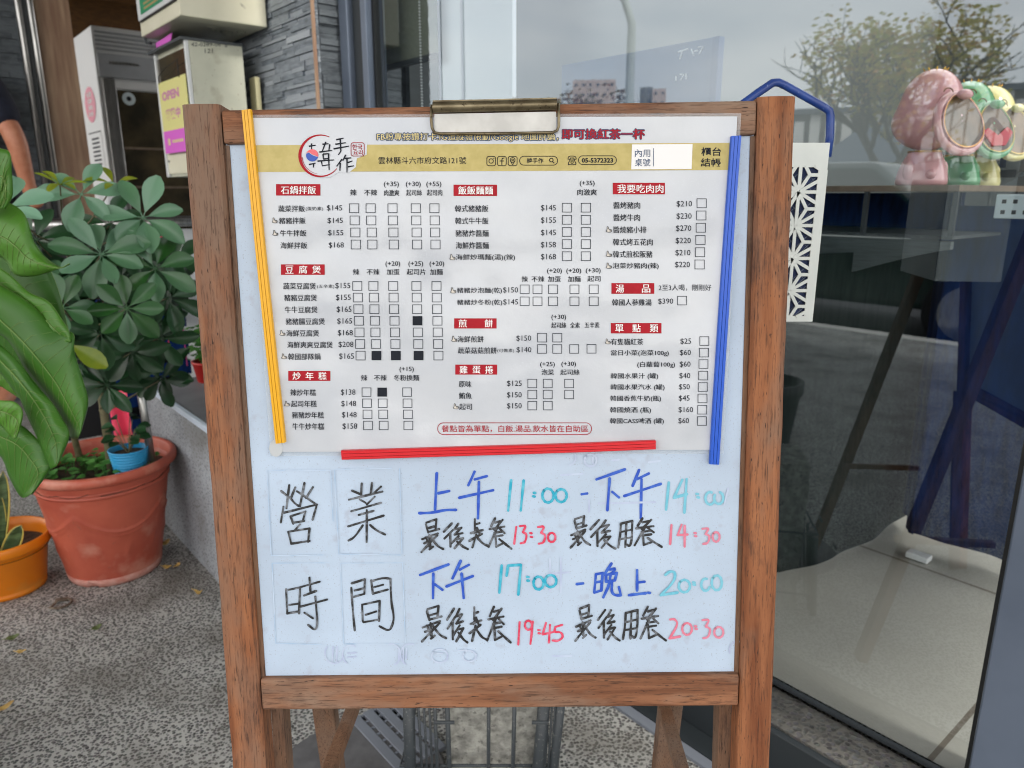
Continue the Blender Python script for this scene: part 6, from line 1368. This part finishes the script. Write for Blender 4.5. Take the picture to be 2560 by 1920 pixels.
# ---------------------------------------------------------------- the street opposite, seen mirrored in the window
def tree(name, P, H, crown_z0, rx, label, m, seed, leaves, dens=1.0, trunk_r=.09, lean=(0, 0), sz=.07, group=None):
    rr = random.Random(seed); t = thing(name, P, label, 'tree', group); wood_ = MB(); lf = MB(); tips = []
    def grow(A, d, ln, r, dep):
        pts = [A]; D = nrm_(d)
        for k in range(4): D = nrm_(D + np.array([rr.gauss(0, .16), rr.gauss(0, .16), rr.gauss(.05, .10)])); pts.append(pts[-1] + D * ln / 4)
        wood_.tube(pts, [r * (1 - .12 * i) for i in range(5)], 6 if dep < 2 else 4, cap=False)
        if dep >= 2: tips.extend(pts[2:])
        if dep < 4:
            for k in range(3 if dep < 3 else 2):
                a = rr.uniform(0, 6.3); grow(pts[rr.choice((2, 3, 4))], D * .8 + np.array([math.cos(a), math.sin(a), rr.uniform(-.1, .5)]) * .8, ln * rr.uniform(.6, .8), r * .58, dep + 1)
    T0 = np.asarray(P, float); T1 = T0 + V(lean[0], lean[1], crown_z0)
    wood_.tube([T0, (T0 + T1) / 2 + V(.04, .02, 0), T1], [trunk_r * 1.15, trunk_r, trunk_r * .8], 10)
    for k in range(5): a = 1.26 * k + rr.uniform(-.3, .3); grow(T1 - Z * rr.uniform(0, .3), V(math.cos(a) * .9, math.sin(a) * .9, rr.uniform(.5, 1.3)), (H - crown_z0) * .42, trunk_r * .5, 0)
    tips = [q for q in tips if np.hypot(*(q - T1)[:2]) < rx * 1.25]
    for _ in range(leaves):
        q = rr.choice(tips) + np.array([rr.gauss(0, .10), rr.gauss(0, .10), rr.gauss(0, .08)]) * rx * .8; n_ = nrm_([rr.gauss(0, 1), rr.gauss(0, 1), rr.gauss(0, 1)]); u = nrm_(np.cross(n_, V(.2, .3, 1))); v = np.cross(n_, u); s = sz * rr.uniform(.6, 1.3)
        lf.tint = rr.random() ** 3; lf.add([q - u * s, q - v * s * .45, q + u * s, q + v * s * .45], [(0, 1, 2, 3)])
    wood_.build('trunk', K['bark'], t, smooth=True); lf.build('crown', K[m], t)
    return t
def sp(x, y, d, z=-.16): P = street(x, y, d); P[2] = z; return P
tree('street_tree', sp(2170, 450, 12.5), 4.0, 1.3, 1.0, 'spreading street tree with olive leaves mirrored above the ceramic figures', 'tree_leaf', 21, 4600, lean=(.05, -.2), sz=.05, trunk_r=.12)
tree('small_tree', sp(1340, 300, 26), 4.6, 2.4, 1.6, 'young tree with russet leaves mirrored before the broad tower block', 'tree_leaf2', 5, 800, sz=.09, trunk_r=.07)
tree('small_tree', sp(1465, 300, 24), 4.7, 2.3, 1.2, 'young olive tree mirrored between russet tree and lamp post', 'tree_leaf2', 8, 800, sz=.09, trunk_r=.07)
def lamp():
    P = sp(1572, 300, 17); t = thing('street_lamp', P, 'pale curved street lamp post mirrored in the shop window', 'street lamp')
    top = street(1580, 60, 17); q = street(1562, 0, 17); q2 = street(1500, -70, 17)
    MB().tube([P, P + (top - P) * .5 + V(0, 0, 0), V(top[0], top[1], top[2] - .25), top, q, q2], [.11, .10, .09, .085, .08, .07], 14).build('post', K['lamp_post'], t, smooth=True)
    MB().ball(q2, (.35, .14, .08)).build('lamp_head', K['lamp_post'], t, smooth=True)
lamp()
def slab(name, x0, x1, ytop, d, m, label, cat, depth=8, rows=0, cols=0, zb=-.16, group=None, piers=False, ybot=None):
    """a building standing across the street, its front square to the line of sight in the mirror"""
    A, B = street(x0, ytop, d), street(x1, ytop, d); zt = A[2]; A = V(A[0], A[1], zb); B = V(B[0], B[1], zb); a = B - A; w = np.linalg.norm(a); a = a / w; nn = np.cross(a, Z)
    cen = mirror(CAM); cen = (A + B) / 2 - cen
    if nn @ cen < 0: nn = -nn
    t = thing(name, (A + B) / 2, label, cat, group); H = zt - zb
    MB().box(A, a * w, nn * depth, Z * H).build('wall', m, t)
    if rows:
        for r in range(rows):
            mb = MB()
            for c in range(cols): mb.box(A + a * (w * (c + .3) / cols) + Z * (H * (r + .35) / rows) - nn * .06, a * w * .35 / cols, nn * .04, Z * H * .3 / rows)
            mb.build('window_row', K['apt_win'], t)
    if piers:
        mb = MB()
        for c in range(cols + 1): mb.box(A + a * (w * c / cols - .3) - nn * .5, a * .6, nn * .48, Z * H * (1.0 if c % 2 else .93))
        mb.build('piers', K['apt_light'], t)
        MB().box(A - a * .3 - nn * .7 + Z * H, a * (w + .6), nn * depth, Z * .35).build('roof_slab', K['roof_dark'], t)
    return t
slab('apartment_block', 1925, 2330, 292, 55, K['apt'], 'long grey apartment row with white piers mirrored behind the street tree', 'building', 9, 2, 10, piers=True)
slab('apartment_block', 2335, 2720, 240, 52, K['apt'], 'taller grey apartment row mirrored behind the green and yellow figures', 'building', 9, 3, 10, piers=True)
slab('tower_block', 1432, 1540, 200, 300, K['tower'], 'broad pinkish tower block mirrored behind the young trees', 'building', 20, 12, 6)
slab('tower_block', 1600, 1632, 218, 320, K['apt'], 'narrow grey tower block mirrored beside the lamp post', 'building', 15, 12, 2)
slab('tower_block', 1632, 1666, 222, 310, K['tower'], 'narrow pink tower block mirrored beside the grey one', 'building', 15, 12, 2)
def pavilion():
    A, B = street(2010, 430, 28), street(2330, 430, 28); A[2] = B[2] = -.16; a = B - A; w = np.linalg.norm(a); a /= w; nn = np.cross(a, Z); cen = (A + B) / 2 - mirror(CAM)
    if nn @ cen < 0: nn = -nn
    t = thing('pavilion', (A + B) / 2, 'low pavilion with dark hipped roof and red brown fascia mirrored beside the blue hanger', 'pavilion')
    z0, z1, z2_ = street(2100, 432, 28)[2], street(2100, 404, 28)[2], street(2100, 322, 28)[2]
    MB().box(A + Z * z0, a * w, nn * 5, Z * (z1 - z0)).build('fascia', K['roof_red'], t)
    r0 = [A + Z * z1, B + Z * z1, B + nn * 5 + Z * z1, A + nn * 5 + Z * z1]; c0 = A + a * w * .45 + nn * 2.5; c1 = A + a * w * .62 + nn * 2.5
    for c_ in (c0, c1): c_[2] = z2_ + .3
    MB().add(r0 + [c0, c1], [(0, 1, 5, 4), (1, 2, 5), (2, 3, 4, 5), (3, 0, 4), (3, 2, 1, 0)]).build('roof', K['roof_dark'], t)
    for f in (.04, .35, .66, .96): MB().box(A + a * w * f + nn * .2, a * .15, nn * .15, Z * z0).build('column', K['apt'], t)
pavilion()
def hedge(name, x0, x1, d, h, seed, label):
    A, B = sp(x0, 480, d), sp(x1, 480, d); rr = random.Random(seed); mb = MB()
    for _ in range(2600):
        q = A + (B - A) * rr.random() + V(rr.gauss(0, .35), rr.gauss(0, .35), 0); q[2] = -.16 + h * rr.random() ** .7 * (.8 + .2 * math.sin(q[0] * 3)); n_ = nrm_([rr.gauss(0, 1), rr.gauss(0, 1), rr.gauss(0, 1)]); u = nrm_(np.cross(n_, V(.2, .3, 1))); v = np.cross(n_, u); s = rr.uniform(.05, .11)
        mb.add([q - u * s, q - v * s * .6, q + u * s, q + v * s * .6], [(0, 1, 2, 3)])
    mb.box(A + Z * .0 - N * .2, (B - A), N * .4, Z * h * .75)
    mb.build(name, K['hedge'], label=label, cat='hedge', origin=(A + B) / 2)
hedge('hedge', 1960, 2620, 17, 1.1, 4, 'clipped green hedge mirrored below the pavilion fascia')
def car():
    c = sp(2130, 520, 7.2); a = W; nn = N; Lh, Wd = 4.2, 1.7; t = thing('parked_car', c, 'dark green car parked at the kerb, mirrored in the window', 'car')
    prof = [(-2.1, .30), (-2.1, .62), (-1.95, .78), (-1.1, .86), (-.55, 1.34), (.75, 1.36), (1.45, .90), (2.02, .84), (2.1, .6), (2.1, .30)]
    mb = MB(); mb.prism([c + a * x + Z * z - nn * Wd / 2 for x, z in prof], nn * Wd).build('body', K['car_paint'], t, bevel=.06)
    for s in (-1, 1):
        MB().prism([c + a * x + Z * z + nn * s * (Wd / 2 + .004) for x, z in ((-1.0, .90), (-.52, 1.27), (.08, 1.29), (.08, .92))], nn * s * .006).build('window', K['car_glass'], t)
        MB().prism([c + a * x + Z * z + nn * s * (Wd / 2 + .004) for x, z in ((.14, .92), (.14, 1.29), (.72, 1.29), (1.25, .94))], nn * s * .006).build('window', K['car_glass'], t)
        for x in (-1.3, 1.3):
            w = MB().lathe(c + a * x + nn * s * (Wd / 2 - .18) + Z * .31, [(.0, 0), (.30, 0), (.31, .03), (.31, .17), (.29, .2), (0, .2)], 28, ax=(a, Z, nn * s)).build('wheel', K['tyre'], t, smooth=False)
            MB().lathe(c + a * x + nn * s * (Wd / 2 + .022) + Z * .31, [(.0, .004), (.18, .0), (.19, .006), (0, .012)], 24, ax=(a, Z, nn * s)).build('rim', K['steel'], w)
        for x in (2.06, -2.06): MB().ball(c + a * x + nn * s * .62 + Z * .66, (.06, .14, .07), ax=(a, nn, Z)).build('headlight' if x > 0 else 'tail_light', K['white_enamel'] if x > 0 else K['red_glaze'], t, smooth=True)
car()
